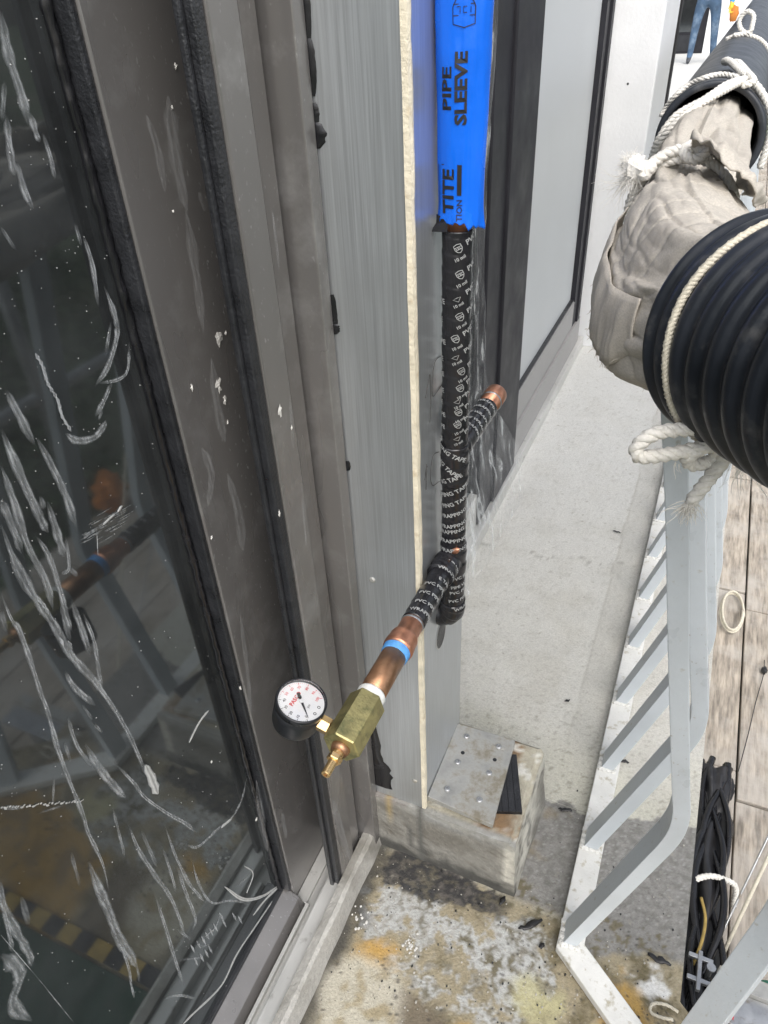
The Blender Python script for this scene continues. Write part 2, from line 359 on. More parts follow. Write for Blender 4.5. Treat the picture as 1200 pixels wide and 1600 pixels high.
def floorcol(p):
    x, y = p.x, p.y; f1 = fbm(x, y, 1, 9); f2 = fbm(x, y, 5, 30); f3 = fbm(x, y, 9, 90); f4 = fbm(x, y, 3, 220, 2)
    c = (.635, .625, .578)
    c = lerp3(c, (.66, .66, .635), ss(1.1, 2.2, y)); c = lerp3(c, (.50, .48, .42), .35*ss(-.1, .5, f1)*(1-ss(1.2, 2, y)*.7))
    if y > .84: c = lerp3(c, (.47, .455, .41), .30*ss(-.085, -.078, x+.006*f1)+.5*ss(.003, .0008, abs(x+.080+.006*f1)))
    ck = abs(y-1.58-.10*x-.05*f1-.012*f2); c = lerp3(c, (.32, .31, .28), .7*ss(.005, .001, ck)*ss(-.3, .3, f2+.2))
    if y > 2.6: return c
    c = lerp3(c, (.53, .52, .44), (1-ss(.86, 1.06, y+f1*.1))*.8)          # yellowed old paint near the plinth
    c = lerp3(c, (.22, .20, .16), ss(.32, .6, f3+f2*.4)*(.55-.4*ss(.85, 1.15, y)))
    c = lerp3(c, (.36, .34, .28), ss(.42, .62, f4+.25*f1)*(.5-.35*ss(.9, 1.3, y)))
    if y < 1.0:
        # grey cement repair on both sides of the rail
        yt = .832+max(0, x)*.28+.02*f2+.012*f1; yb = .625+.012*f2+.05*ss(.0, -.12, x)*0
        d = ss(yt+.004, yt-.004, y)*ss(yb-.006, yb+.006, y)*ss(-.125, -.1, x+.012*f2)
        g = lerp3((.26, .255, .24), (.19, .185, .17), ss(-.3, .5, f3)); g = lerp3(g, (.36, .36, .345), ss(.25, .6, f4)*.8)
        g = lerp3(g, (.27, .22, .14), ss(.1, .5, f1+f2*.4)*.55*ss(.03, -.04, x))
        c = lerp3(c, g, d)
    if y < .66:
        # brown-grey bare concrete, white crust, orange and black stains
        base = lerp3((.34, .295, .20), (.21, .18, .115), ss(-.25, .35, f2)); base = lerp3(base, (.42, .38, .28), ss(.25, .5, f4)*.8)
        c = lerp3(c, base, ss(.64, .61, y+.01*f2))
        if x > .0: c = lerp3(c, lerp3((.26, .255, .24), (.19, .185, .17), ss(-.3, .5, f3)), ss(.618, .635, y+.014*f1+.012*f2+.05*ss(.15, .03, x)))
        cr = ss(-.02, .05, .19+.28*f1+.22*f2+.12*f3 - abs((y-.520)/.085)**2*.2 - abs((x+.165)/.16)**4*.25)
        c = lerp3(c, lerp3((.50, .51, .50), (.40, .39, .36), ss(-.1, .5, f3)), cr*.95)
        c = lerp3(c, (.15, .125, .065), ss(.12, .36, f2*.7+f3*.5)*.75*ss(-.28, -.14, x))
        bl = ss(-.003, .006, .037-abs(y-.602)+.020*f1+.018*f2+.010*f3-.012*ss(-.2, -.1, x))*ss(-.335, -.315, x+.02*f2)*ss(-.09, -.13, x+.02*f1)
        c = lerp3(c, lerp3((.035, .035, .038), (.12, .11, .10), ss(-.2, .5, f3)), bl*.97)
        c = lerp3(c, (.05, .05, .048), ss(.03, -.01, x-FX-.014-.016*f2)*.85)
        mo = ss(.0, .05, .12+.3*f1+.3*f2-abs(y-.575)*1.6)*ss(-.33, -.24, x)*ss(.0, -.06, x); c = lerp3(c, (.13, .115, .07), mo*.55*ss(-.3, .3, f3))
        dd = math.hypot((x+.275)/1.5, y-.452)+.012*f2
        c = lerp3(c, (.52, .32, .09), ss(.03, .012, dd))
        o2 = ss(.425, .405, y-.05*ss(-.1, .06, x)+.02*f2)*ss(-.14, -.11, x+.01*f1)
        c = lerp3(c, lerp3((.44, .27, .07), (.30, .2, .09), ss(-.2, .4, f2)), o2*.9)
        br = ss(.427, .412, y+.015*f2)*ss(-.235, -.215, x+.012*f1)*ss(-.135, -.15, x)
        c = lerp3(c, (.17, .14, .10), br*.9)
        ye = ss(.055, .02, math.hypot(x+.025, (y-.487)*1.25)+.02*f2)
        c = lerp3(c, (.50, .47, .27), ye*.85)
        gr = ss(.08, .05, math.hypot((x+.27)/1.1, (y-.385))+.02*f1)
        c = lerp3(c, lerp3((.56, .53, .44), (.40, .34, .22), ss(0, .5, f2)), gr*.8)
        wb = ss(.03, .012, math.hypot((x-.135), (y-.575)*1.1)+.025*f2+.012*f3)
        c = lerp3(c, (.74, .74, .72), wb)
        oo = ss(.05, .02, math.hypot(x-.10, (y-.53))+.03*f2); c = lerp3(c, (.48, .30, .08), oo*.85)
        c = lerp3(c, (.05, .045, .04), ss(.60, .72, f4+.35*f1)*.8)
    return c
paint(floor, floorcol)
# slab body under the floor with a painted outer edge
box('slab_edge', (.14, .1795, .57, 24, -.28, -.0055), RAILB, floor, bevel=.002)
Vs = [(FX-.02, -.6, z) for z in (-.28, -.006)]
sh = [(-.36, -.6), (1.36, -.32), (.1795, .57), (.1395, .57), (-.36, .57)]
V = [(x, y, -.28) for x, y in sh]+[(x, y, -.0058) for x, y in sh]; n = len(sh)
build('slab_edge', V, [tuple(range(n))[::-1], tuple(range(n, 2*n))]+[(i, (i+1) % n, n+(i+1) % n, n+i) for i in range(n)], RAILB, floor)
# ground far below, to the horizon
gr = M('lawn', (.045, .07, .025), .9, 0, .4, .3, dirt=(.10, .09, .06), dscale=.05, dlo=.5, dhi=.65)
build('ground', [(-900, -900, -14), (900, -900, -14), (900, 900, -14), (-900, 900, -14)], [(0, 1, 2, 3)], gr, kind='structure')

# ================================================================== FACADE, NEAR WINDOW
GX = -.46
win = empty('window', (GX-.02, .1, .02), 'large dark tinted window smeared with dried white glue, at left', 'window')
glass = build('glass_pane', *boxg(GX-.012, GX, -1.6, .4684, .0465, 2.6), GLASS, win)
box('side_frame', (GX-.05, GX+.020, .4755, .640, -.03, 2.6), BRONZE, win, .002)
pr = [(-.51, .046), (-.458, .046), (-.4285, .031), (-.4185, .001), (-.4185, -.03), (-.51, -.03)]; V = [(x, y, z) for y in (-1.6, .4745) for x, z in pr]; n = 6
build('bottom_frame', V, [tuple(range(n)), tuple(range(n, 2*n))[::-1]]+[(i, n+i, n+(i+1) % n, (i+1) % n) for i in range(n)], BRONZE, win, bevel=.0015)
box('frame_back', (GX-.05, GX-.0125, .470, .475, .0465, 2.6), CHARC, win, 0)
box('gasket', (GX-.0119, GX+.0185, .4685, .4752, .0468, 2.6), RUBBER, win, .002)
box('gasket', (GX-.0119, GX+.007, -1.6, .4682, .0462, .0530), RUBBER, win, .002)
# bubbly black sealant bead along the glass edge
P = []; rad = []
N = 420
for i in range(N+1):
    z = .045+i*2.3/N; P.append((GX+.0015, .4640, z)); rad.append(1)
V, F = tubeg(P, .0042, 9, True, lambda i, an, r: r*(1+.55*nz(i*.37, math.cos(an)*1.2, math.sin(an)*1.2, 1.9)))
build('sealant_bead', V, F, SEAL, win, smooth=True)
# glue smears: ribbons lying on the pane
def smear(pts, w, mat=SMEAR, seed=0, h=.0007, name='glue_smear', PXX=None, par=None):
    GX_ = GX if PXX is None else PXX; C = smoothpath([onx(p, GX_) for p in pts], 7); n = len(C); V, F = [], []
    for i, p in enumerate(C):
        t = C[min(i+1, n-1)]-C[max(i-1, 0)]; t = Vector((0, t.y, t.z)).normalized() if t.length else Vector((0, 0, 1))
        q = Vector((0, -t.z, t.y)); f = i/(n-1)
        ww = w*(min(1, f*5+.15))*(min(1, (1-f)*6+.1))*(.7+.7*abs(noise.noise(Vector((i*.22+seed, seed*2.3, 0)))))
        ww = max(ww, w*.12)
        for k, (a, b) in enumerate(((-1, .05), (-.45, .8), (0, .45), (.5, 1), (1, .05))):
            V.append((GX_+.0003+h*b, p.y+q.y*a*ww/2, p.z+q.z*a*ww/2))
    for i in range(n-1):
        for k in range(4): F.append((i*5+k, i*5+k+1, (i+1)*5+k+1, (i+1)*5+k))
    o = build(name, V, F, mat, glass if par is None else par, smooth=True); at = o.data.color_attributes.new('Col', 'FLOAT_COLOR', 'POINT'); buf = []
    for i in range(n):
        e = min(1, i/4)*min(1, (n-1-i)/4)*(.75+.5*noise.noise(Vector((i*.3+seed, 7, 0))))
        for q in (.0, .95, .45, 1.0, .0): q = max(0, q*e if mat is SMEAR else (q if q else .35)); buf += [q, q, q, 1]
    at.data.foreach_set('color', buf); return o
pxm = .00085                                   # one pixel of the photo on the pane, about
STROKES = [
 ([(0,17),(13,87),(33,149),(44,197)],9),([(7,127),(2,192)],5),([(9,179),(15,236),(22,276)],7),([(26,254),(37,297),(52,328)],6),
 ([(46,175),(55,206),(61,223)],6),([(66,208),(79,249),(85,280)],5),([(0,354),(24,391)],4),([(116,348),(127,385)],4),
 ([(129,367),(144,416),(153,481)],6),([(162,446),(179,494),(182,525),(168,573),(147,604)],7),([(173,503),(164,556)],4),
 ([(201,534),(199,577),(184,593),(151,599)],4),([(175,595),(162,626),(147,652)],6),([(160,640),(153,657)],4),
 ([(101,676),(118,688),(144,685),(160,669),(165,656)],8),([(8,608),(30,650),(54,696)],8),([(56,683),(83,733),(104,779),(120,827)],8),
 ([(0,667),(29,737),(62,808),(75,833)],9),([(62,775),(69,796)],5),([(73,783),(90,837),(100,871)],8),([(102,837),(107,887),(94,896)],5),
 ([(107,887),(121,900)],5),([(0,725),(21,783),(42,850),(71,908),(83,954)],7),([(0,779),(17,817),(35,867)],7),
 ([(0,817),(25,883),(54,933),(83,975),(112,1025),(150,1067),(171,1100)],8),([(56,837),(77,871),(92,917),(104,962),(112,987)],6),
 ([(94,942),(110,1004)],6),([(110,937),(129,987),(140,1025)],8),([(129,958),(146,1000),(154,1050),(160,1075)],5),
 ([(0,925),(17,967),(29,983),(46,1029),(62,1079),(75,1115),(90,1170),(110,1225),(130,1275),(137,1300),(160,1350),(170,1395)],5),
 ([(0,954),(10,987)],6),([(100,1048),(117,1075),(149,1102)],6),([(135,1050),(170,1095),(200,1145),(220,1190),(232,1218)],6),
 ([(105,1120),(120,1165),(145,1200)],5),([(132,1162),(155,1200),(180,1230),(197,1247)],9),([(177,1190),(210,1225),(225,1245),(260,1270),(290,1287),(306,1301)],5),
 ([(127,1100),(145,1125)],3),([(145,1130),(160,1145)],3),([(290,1320),(310,1322),(340,1295),(360,1280),(377,1250),(385,1215)],6),
 ([(100,1160),(110,1190)],4),([(175,1260),(185,1300),(195,1340)],4),([(200,1287),(215,1325),(240,1365),(265,1400),(280,1435),(290,1465)],6),
 ([(220,1297),(245,1355)],5),([(257,1290),(275,1340),(295,1380),(307,1395),(320,1410)],5),([(252,1320),(267,1365),(275,1395)],4),
 ([(275,1350),(290,1395),(305,1435),(300,1455)],6),([(300,1345),(310,1380),(330,1410),(360,1407),(390,1412)],4),
 ([(137,1345),(155,1390),(170,1425),(185,1465),(205,1495),(213,1512)],13),([(185,1470),(200,1510),(205,1540),(210,1560)],4),([(110,1330),(125,1385)],4),
 ([(0,1375),(5,1415),(25,1455),(45,1490),(50,1510)],8),([(32,1400),(45,1445)],6),([(242,1400),(260,1455),(275,1505),(287,1540)],6),
 ([(0,1490),(25,1510),(30,1530),(20,1570),(50,1595)],15),([(310,1470),(335,1450),(345,1425)],3),([(280,1500),(320,1495)],3),([(305,1480),(330,1475)],3),
 ([(320,1500),(333,1520)],3),([(275,1450),(300,1470)],4),([(0,1400),(12,1450),(20,1490)],5),([(255,1560),(280,1555),(305,1560)],4),([(370,1385),(392,1365)],3),
 ([(212,1500),(218,1535)],4),([(84,1215),(82,1260)],3),([(60,1270),(100,1258)],3),([(0,1263),(40,1261)],4)]
for i, (p, w) in enumerate(STROKES): smear(p, w*pxm*1.4, SMEAR, i*1.37)
for i, (p, w) in enumerate([([(435,1393),(400,1445),(370,1490),(345,1540),(300,1585),(285,1600)],6),([(350,1385),(380,1405),(410,1400),(434,1384)],8),([(295,1160),(310,1130),(325,1110)],6),
      ([(226,1195),(236,1215),(246,1240)],15),([(395,1430),(415,1405),(436,1385)],9),([(345,1293),(360,1280)],8),([(183,800),(190,790)],4),([(160,820),(178,803)],4),([(385,1395),(395,1365),(380,1352)],3)]):
    smear(p, w*pxm, SMEARW, i*2.1+50, .0011)
# scraped patch of fine parallel scratches, braided drip, specks
def fine(name, segs, w, mat):
    V, F = [], []
    for a, b in segs:
        a = onx(a, GX); b = onx(b, GX); t = (b-a); t = Vector((0, t.y, t.z)).normalized(); q = Vector((0, -t.z, t.y))*w/2
        n = len(V); V += [(GX+.0009, a.y-q.y*.3, a.z-q.z*.3), (GX+.0009, a.y+q.y*.3, a.z+q.z*.3), (GX+.0012, (a.y+b.y)/2+q.y, (a.z+b.z)/2+q.z), (GX+.0009, b.y, b.z), (GX+.0007, (a.y+b.y)/2-q.y, (a.z+b.z)/2-q.z)]
        F.append((n, n+1, n+2, n+3, n+4))
    o = build(name, V, F, mat, glass); paint(o, lambda p: (.75, .75, .75)); return o
sg = []
for i in range(46):
    x = R_.uniform(125, 195); y0 = 842-(x-125)*.62+R_.gauss(0, 9); l = R_.uniform(8, 34); sg.append(((x, y0), (x+l*.85, y0-l*.5)))
fine('scratch_patch', sg, .0011, SMEAR)
sg = []
for (a, b) in [((57, 556), (109, 674)), ((60, 935), (75, 960)), ((95, 1000), (118, 1010)), ((300, 1480), (345, 1440)), ((305, 1500), (335, 1475)), ((345, 1430), (350, 1450)), ((365, 1430), (380, 1440))]:
    n = int(math.hypot(b[0]-a[0], b[1]-a[1])/9)
    for i in range(n):
        f = i/n; x = a[0]+(b[0]-a[0])*f+2*math.sin(i); y = a[1]+(b[1]-a[1])*f; sg.append(((x-3, y-4), (x+4, y+9)))
fine('braided_drip', sg, .0032, SMEAR)
sg = []
for i in range(30): x = i*4.4; sg.append(((x, 1262-x*.09+R_.uniform(-2, 2)), (x+R_.uniform(2, 6), 1262-x*.09+R_.uniform(-3, 3))))
fine('dotted_drip', sg, .0024, SMEARW)
sg = []
for i in range(420):
    x = R_.uniform(0, 430); y = R_.uniform(0, 1590)
    if x > 60+.272*y: continue
    s = R_.uniform(.6, 2.6); a = R_.uniform(0, 6.28); sg.append(((x, y), (x+s*math.cos(a), y+s*math.sin(a))))
o = fine('plaster_specks', sg, .0012, SMEARW); o['kind'] = 'stuff'
fine('long_scratch', [((0, 1460), (60, 1530)), ((60, 1530), (115, 1598)), ((150, 830), (152, 870))], .0006, SMEAR)
# mullion box between window and column
mul = empty('window_mullion', (-.40, .55, .03), 'bronze aluminium mullion with black rubber edge between window and silver column', 'mullion')
box('mullion_plate', (-.386, -.372, .530, .573, .02, 2.6), BRONZE, mul, .0025)
box('gasket', (-.3845, -.3735, .5165, .5295, .0205, 2.6), RUBBER, mul, .0025)
box('gasket', (-.388, -.3815, .5105, .5163, .0205, 2.6), RUBBER, mul, .002)
box('mullion_fin', (-.388, -.3765, .5735, .604, .0205, 2.6), BRONZE, mul, .0015)
box('mullion_groove', (-.4395, -.384, .6043, .6115, .0205, 2.6), RUBBER, mul, 0)
box('mullion_cover', (-.4395, -.3475, .6118, .6315, .0207, 2.6), BRONZE, mul, .0015)
# plaster splats on the frames
def splat(c, n, r, seed, parent, mat=PLASTER):
    rr = random.Random(seed); V = [(c[0]+.0016, c[1], c[2])]; F = []; k = 14
    for i in range(k):
        a = 2*pi*i/k; q = r*rr.uniform(.35, 1.15); V.append((c[0]+.0005, c[1]+q*math.cos(a)*.8, c[2]+q*math.sin(a)*1.2))
    for i in range(k): F.append((0, 1+i, 1+(i+1) % k))
    build('plaster_splat', V, F, mat, parent)
sf = [o for o in win.children if o.name.startswith('side_frame')][0]
for i, (p, r) in enumerate([((341, 528), 9), ((341, 602), 9), ((274, 104), 3), ((299, 605), 4), ((270, 330), 2), ((351, 625), 5), ((400, 1280), 4), ((268, 168), 2.5), ((410, 1545), 4), ((330, 1190), 3), ((375, 1075), 4), ((330, 840), 3), ((352, 520), 3), ((355, 660), 3)]):
    splat(onx(p, GX+.0205), 9, r*.0009, i, sf)
for i, (p, r) in enumerate([((437, 640), 9), ((455, 668), 4), ((436, 802), 5)]): splat(onx(p, -.3715), 9, r*.0007, i+30, mul)
for i, (p, w) in enumerate([([(262, 150), (275, 250), (292, 330)], 22), ([(290, 330), (305, 420), (318, 520)], 16), ([(330, 560), (340, 640), (352, 690)], 18), ([(315, 700), (330, 740), (325, 790)], 14), ([(355, 740), (372, 800), (380, 860)], 20),
      ([(228, 180), (245, 230), (258, 300)], 12), ([(400, 1220), (410, 1290), (418, 1330)], 16), ([(375, 960), (385, 1040), (392, 1110)], 12), ([(310, 300), (322, 330)], 10), ([(440, 1270), (448, 1310)], 14)]):
    smear(p, w*.0009, DUST, i*3.3, .0002, 'dust_smudge', GX+.0202, sf)
for i, (p, w) in enumerate([([(520, 1250), (533, 1300), (548, 1345)], 22), ([(470, 760), (478, 850)], 7), ([(452, 620), (458, 700)], 9), ([(425, 330), (436, 420)], 6)]):
    smear(p, w*.0008, DUST, i*2.2+9, .0002, 'dust_smudge', -.3718, mul)
# sill track and curb
sill = empty('window_sill', (-.39, .2, 0), 'light grey aluminium sill track under the dark window', 'sill')
box('sill_tread', (-.4182, -.3722, -1.6, .6275, -.003, .010), SILL, sill, .002)
box('sill_pad', (-.4395, -.4185, .4760, .6275, -.003, .012), SILL, sill, .001)
box('sill_rib', (-.4165, -.4105, -1.6, .4740, .0101, .022), SILL, sill, .001)
box('sill_rib', (-.3975, -.3722, -1.6, .5300, .0102, .036), SILL, sill, .0025)
V = []; F = []; prof = [(-.3718, .046), (-.358, .050), (-.352, .046), (FX, -.004), (-.3718, -.004)]
yy = [-1.6+i*.03 for i in range(75)]; yy = [q for q in yy if q < .6275]+[.6278]
for q in yy:
    for k, (x, z) in enumerate(prof): V.append((x+(.003*fbm(k, q, 0, 9) if k in (2, 3) else 0), q, z+(.002*fbm(k, q, 4, 11) if 0 < k < 3 else 0)))
n = len(prof)
for j in range(len(yy)-1):
    for k in range(n): F.append((j*n+k, j*n+(k+1) % n, (j+1)*n+(k+1) % n, (j+1)*n+k))
F += [tuple(range(n))[::-1], tuple((len(yy)-1)*n+k for k in range(n))]
curb = build('concrete_curb', V, F, PLINTH, label='low pale grey curb running along the foot of the dark window', category='curb')
paint(curb, lambda p: lerp3((.46, .45, .42), (.26, .25, .22), ss(.0, .5, fbm(p.x, p.y, p.z, 18))))
# dark room behind the panes
room = [boxg(-4, -.5101, -2, 6, -.10, -.035), boxg(-4.1, -4.0, -2, 6, -.1, 3), boxg(-4, -.52, -2.1, -2, -.1, 3), boxg(-4, -.52, 6, 6.1, -.1, 3), boxg(-4.1, -.52, -2.1, 6.1, 3, 3.1)]
build('room_interior', *join(*room), ROOMD, kind='structure')

# ================================================================== SILVER COLUMN ON ITS PLINTH
CX, CY0, CY1 = -.26, .634, .815
colm = empty('aluminium_column', (-.30, .72, .156), 'brushed silver aluminium column with a cream strip down its corner', 'column')
box('column_body', (-.4434, CX, CY0, CY1, .1565, 2.6), ALU, colm, .0015)
V, F = [], []
N = 260
for i in range(N+1):
    z = .158+i*2.3/N; w = .0105+.0022*nz(z, 1, 0, 14)+.0012*nz(z, 4, 0, 60); t = .0028+.0015*nz(z, 2, 0, 25)
    y0 = CY0-.0012+.0012*nz(z, 7, 0, 18)
    V += [(CX-.004, y0, z), (CX+t*.7, y0, z), (CX+t, y0+w*.5, z), (CX+t*.6, y0+w, z), (CX-.001, y0+w, z)]
for i in range(N):
    for k in range(4): F.append((i*5+k, i*5+k+1, (i+1)*5+k+1, (i+1)*5+k))
build('corner_strip', V, F, CREAM, colm)
# black sealant squeezed out along the joint with the mullion
for i, (y0, y1, w) in enumerate([(-40, 70, 7), (55, 150, 8), (160, 196, 5), (190, 232, 16), (460, 522, 5), (505, 522, 8), (720, 735, 4), (1100, 1218, 26), (1165, 1226, 60), (1060, 1130, 8)]):
    def jx(y): return 480+(553-480)*y/800
    a = ony((jx(y0), y0), CY0); b = ony((jx(y1), y1), CY0); n = 12; C = [a.lerp(b, k/n) for k in range(n+1)]; V, F = [], []
    for k, p in enumerate(C):
        f = k/n; ww = .0075+w*.00055*(math.sin(pi*min(1, f*1.05))**.5 if w < 25 else min(1, .2+f*1.1))*(.7+.6*abs(nz(k, i, 0, .9)))
        V += [(p.x-.0105, CY0-.0012, p.z), (p.x-.006, CY0-.0022, p.z), (p.x-.008+ww*.7, CY0-.0020, p.z), (p.x-.008+ww, CY0-.0003, p.z)]
    for k in range(n):
        for q in range(3): F.append((k*4+q, k*4+q+1, (k+1)*4+q+1, (k+1)*4+q))
    build('sealant_squeeze', V, F, SEAL, colm, smooth=True)
# oval pipe hole with dark bore, pen marks
hc = onx((689, 988), CX); V = []; F = []
for k in range(24): V.append((CX+.0006, hc.y+.019*math.cos(2*pi*k/24), hc.z-.004+.024*math.sin(2*pi*k/24)))
build('pipe_hole', V, [tuple(range(24))], RUBBER, colm)
V = [(CX+.0004, hc.y+.0215*math.cos(2*pi*k/24), hc.z-.004+.0258*math.sin(2*pi*k/24)) for k in range(24)]
build('hole_burr', V, [tuple(range(24))], SILL, colm)
def pen(pts):
    C = smoothpath([onx(p, CX) for p in pts], 6); build('pen_mark', *tubeg([(CX+.0006, p.y, p.z) for p in C], .00045, 4), PEN, colm)
pen([(664, 622), (668, 600), (671, 585), (672, 620), (671, 660)])
pen([(688, 556), (679, 565), (675, 590), (675, 618), (682, 612), (690, 600)])
pen([(663, 750), (665, 735), (667, 728)]); pen([(685, 706), (676, 712), (672, 740), (675, 758), (686, 752)]); pen([(666, 725), (665, 765)])
for p in [(648, 1220), (582, 906)]:
    c = ony(p, CY0); build('screw', *latheg((c.x, CY0+.001, c.z), (0, -1, 0), [(0, .0045), (.002, .0045), (.0032, .003)], 12), ALU2, colm)
# plinth
nx, ny, nzv = 24, 26, 16; PX0, PX1, PY0, PY1, PZ = -.3715, -.104, .628, .825, .156
bm = bmesh.new(); bmesh.ops.create_cube(bm, size=1.0)
bmesh.ops.subdivide_edges(bm, edges=bm.edges, cuts=27, use_grid_fill=True)
for v in bm.verts:
    f = [v.co.x+.5, v.co.y+.5, v.co.z+.5]; x = PX0+(PX1-PX0)*f[0]; y = PY0+(PY1-PY0)*f[1]; z = -.006+(PZ+.006)*f[2]
    e = sum(1 for q in (f[0], f[1], f[2]) if q > .985)
    cut = (.006 if e >= 2 else 0)
    r = Vector((x, y, z)); k = .0022*fbm(x, y, z, 22)
    if f[0] > .98: x += k-(cut)+(.018*(1-f[2])*(.5+f[1]*.5)); 
    if f[1] < .02: y += k*.7+(cut)
    if f[2] > .98: z += k*.6*(1 if x > -.25 else .2)-cut
    v.co = (x, y, z)
me = bpy.data.meshes.new('p'); bm.to_mesh(me); bm.free()
plinth = build('concrete_plinth', [v.co.copy() for v in me.vertices], [tuple(p.vertices) for p in me.polygons], PLINTH, smooth=False, label='stained concrete plinth block under the silver column', category='plinth')
def plcol(p):
    f1 = fbm(p.x, p.y, p.z, 12); f2 = fbm(p.x, p.y, p.z, 40); f3 = fbm(p.x, p.y, p.z, 110)
    c = lerp3((.265, .258, .232), (.20, .19, .165), ss(-.3, .4, f1)); c = lerp3(c, (.15, .135, .11), ss(.3, .6, f3)*.6)
    e = ss(.020, .004, abs(p.x-PX1+.004+.01*f1))
    c = lerp3(c, (.66, .64, .56), e*ss(-.25, .2, f2+.25)*.9)
    t = ss(.135, .15, p.z)
    c = lerp3(c, lerp3((.46, .43, .34), (.26, .16, .08), ss(.05, .35, f1+.5*f2)), t*.9)
    c = lerp3(c, (.75, .75, .7), t*ss(.28, .45, f2)*.8)
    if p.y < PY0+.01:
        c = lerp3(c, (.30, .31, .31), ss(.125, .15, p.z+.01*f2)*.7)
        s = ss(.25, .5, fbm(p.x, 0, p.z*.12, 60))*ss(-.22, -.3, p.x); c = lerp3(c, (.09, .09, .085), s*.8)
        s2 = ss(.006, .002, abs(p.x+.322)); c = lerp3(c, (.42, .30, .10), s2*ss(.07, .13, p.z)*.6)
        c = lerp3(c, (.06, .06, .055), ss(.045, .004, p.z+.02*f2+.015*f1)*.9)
        c = lerp3(c, (.12, .12, .11), ss(.0018, .0006, abs(p.x+.266)))
    return c
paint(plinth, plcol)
# rubber shim, base plate and its screws
V, F = boxg(-.215, -.128, .652, .80, .1585, .1655)
ca, sa = math.cos(.35), math.sin(.35)
def rot(v, c): x, y = v[0]-c[0], v[1]-c[1]; return (c[0]+x*ca-y*sa, c[1]+x*sa+y*ca, v[2])
V, F = join(*[boxg(-.21+i*.011, -.2+i*.011, .665, .775, .1572, .1652) for i in range(8)], boxg(-.21, -.123, .665, .775, .1574, .1632))
build('rubber_shim', [rot(v, (-.168, .72)) for v in V], F, RUBBER, label='black ribbed rubber shim poking out under the base plate', category='shim')
plate = empty('base_plate', (-.205, .73, .1656), 'grey metal base plate with six screws lying on the plinth', 'plate')
cs = [onz(p, .175) for p in [(668, 1245), (770, 1290), (805, 1157), (715, 1131)]]
V = [(c.x, c.y, .1658) for c in cs]+[(c.x, c.y, .1765) for c in cs]
build('plate_body', V, [(3, 2, 1, 0), (4, 5, 6, 7)]+[(i, (i+1) % 4, 4+(i+1) % 4, 4+i) for i in range(4)], ALU2, plate, bevel=.001)
for p in [(729, 1151), (715, 1191), (699, 1233), (764, 1208), (749, 1250), (779, 1167)]:
    c = onz(p, .1765)
    s = build('screw', *latheg((c.x, c.y, .1762), (0, 0, 1), [(0, .0052), (.0022, .0052), (.0036, .0038), (.0036, .0018), (.0012, .0016)], 14), STEEL, plate, smooth=False)
for p in [(723, 1176), (773, 1187)]:
    c = onz(p, .177); build('screw_hole', *latheg((c.x, c.y, .1766), (0, 0, 1), [(0, .0036), (.0003, .0036)], 14), RUBBER, plate)
for p in [(785, 1168), (760, 1237), (772, 1166)]:
    c = onz(p, .177); build('weld_scar', *blob((c.x, c.y, .1765), .006, .004, .0009, p[0], amp=.6), ALU2, plate)

# ================================================================== TAPED PIPE, SLEEVE AND TEST GAUGE
PXA, PYA = -.239, .706
PR = .0152
pipe = empty('water_pipe', (PXA, PYA, .52), 'copper water pipe wrapped in black printed tape with two side branches', 'pipe')
def wrapg(P, r, pitch, off=0, seg=40, amp=.0008, slope=1, seed=0):
    fr = frames(P); acc = [0]
    for i in range(1, len(P)): acc.append(acc[-1]+(Vector(P[i])-Vector(P[i-1])).length)
    def rf(i, an, ri):
        u = (acc[i]/pitch + slope*an/(2*pi)+off) % 1.0
        return ri+amp*(u if u < .88 else (1-u)/.12*.88)+.0004*nz(acc[i], math.cos(an)*.02, math.sin(an)*.02+seed, 60)
    return tubeg(P, r, seg, True, rf)
ZE = .572                                                             # elbow spring
riser = [(PXA, PYA, ZE+i*.0016) for i in range(int((1.078-ZE)/.0016))]
build('riser', *wrapg(riser, PR, .0165), TAPE, pipe, smooth=True)
build('riser_copper', *tubeg([(PXA, PYA, 1.06), (PXA, PYA, 1.7)], .0143, 28), COPPER, pipe, smooth=True)
el = [(PXA, PYA, ZE+.004), (PXA, PYA, ZE-.004)]+[(PXA-.022*(1-math.cos(a)), PYA+.004*math.sin(a), ZE-.006-.026*math.sin(a)) for a in [k*pi/2/10 for k in range(11)]]+[(PXA-.034, PYA+.006, ZE-.036), (PXA-.06, PYA+.008, ZE-.045)]
build('elbow', *wrapg(smoothpath(el, 4), PR+.0014, .012, amp=.0014, seed=3), TAPE, pipe, smooth=True)
# thicker wraps where the branches leave
build('tee_wrap', *wrapg([(PXA, PYA, .775+i*.0016) for i in range(35)], PR+.0013, .018, .3, amp=.0012, slope=-1), TAPE, pipe, smooth=True)
build('tee_wrap', *wrapg([(PXA, PYA, .632+i*.0016) for i in range(30)], PR+.0014, .02, .1, amp=.0012), TAPE, pipe, smooth=True)
ZB, ZF = .658, .822; XB = -.242
NB = Vector((0.0, -1, .03)).normalized()
nb0 = Vector((XB, PYA, ZB-.004))
def NBp(s): return nb0+NB*s
build('near_branch', *wrapg([NBp(.012+i*.0016) for i in range(79)], .0143, .0175, .2), TAPE, pipe, smooth=True)
build('near_branch_collar', *wrapg([NBp(.010+i*.0016) for i in range(22)], .0172, .014, .2, amp=.0018, seed=8), TAPE, pipe, smooth=True)
FBd = Vector((.025, 1, .01)).normalized(); fb0 = Vector((-.236, PYA, ZF))
build('far_branch', *wrapg([fb0+FBd*(.008+i*.0016) for i in range(64)], .0140, .0165, .5), TAPE, pipe, smooth=True)
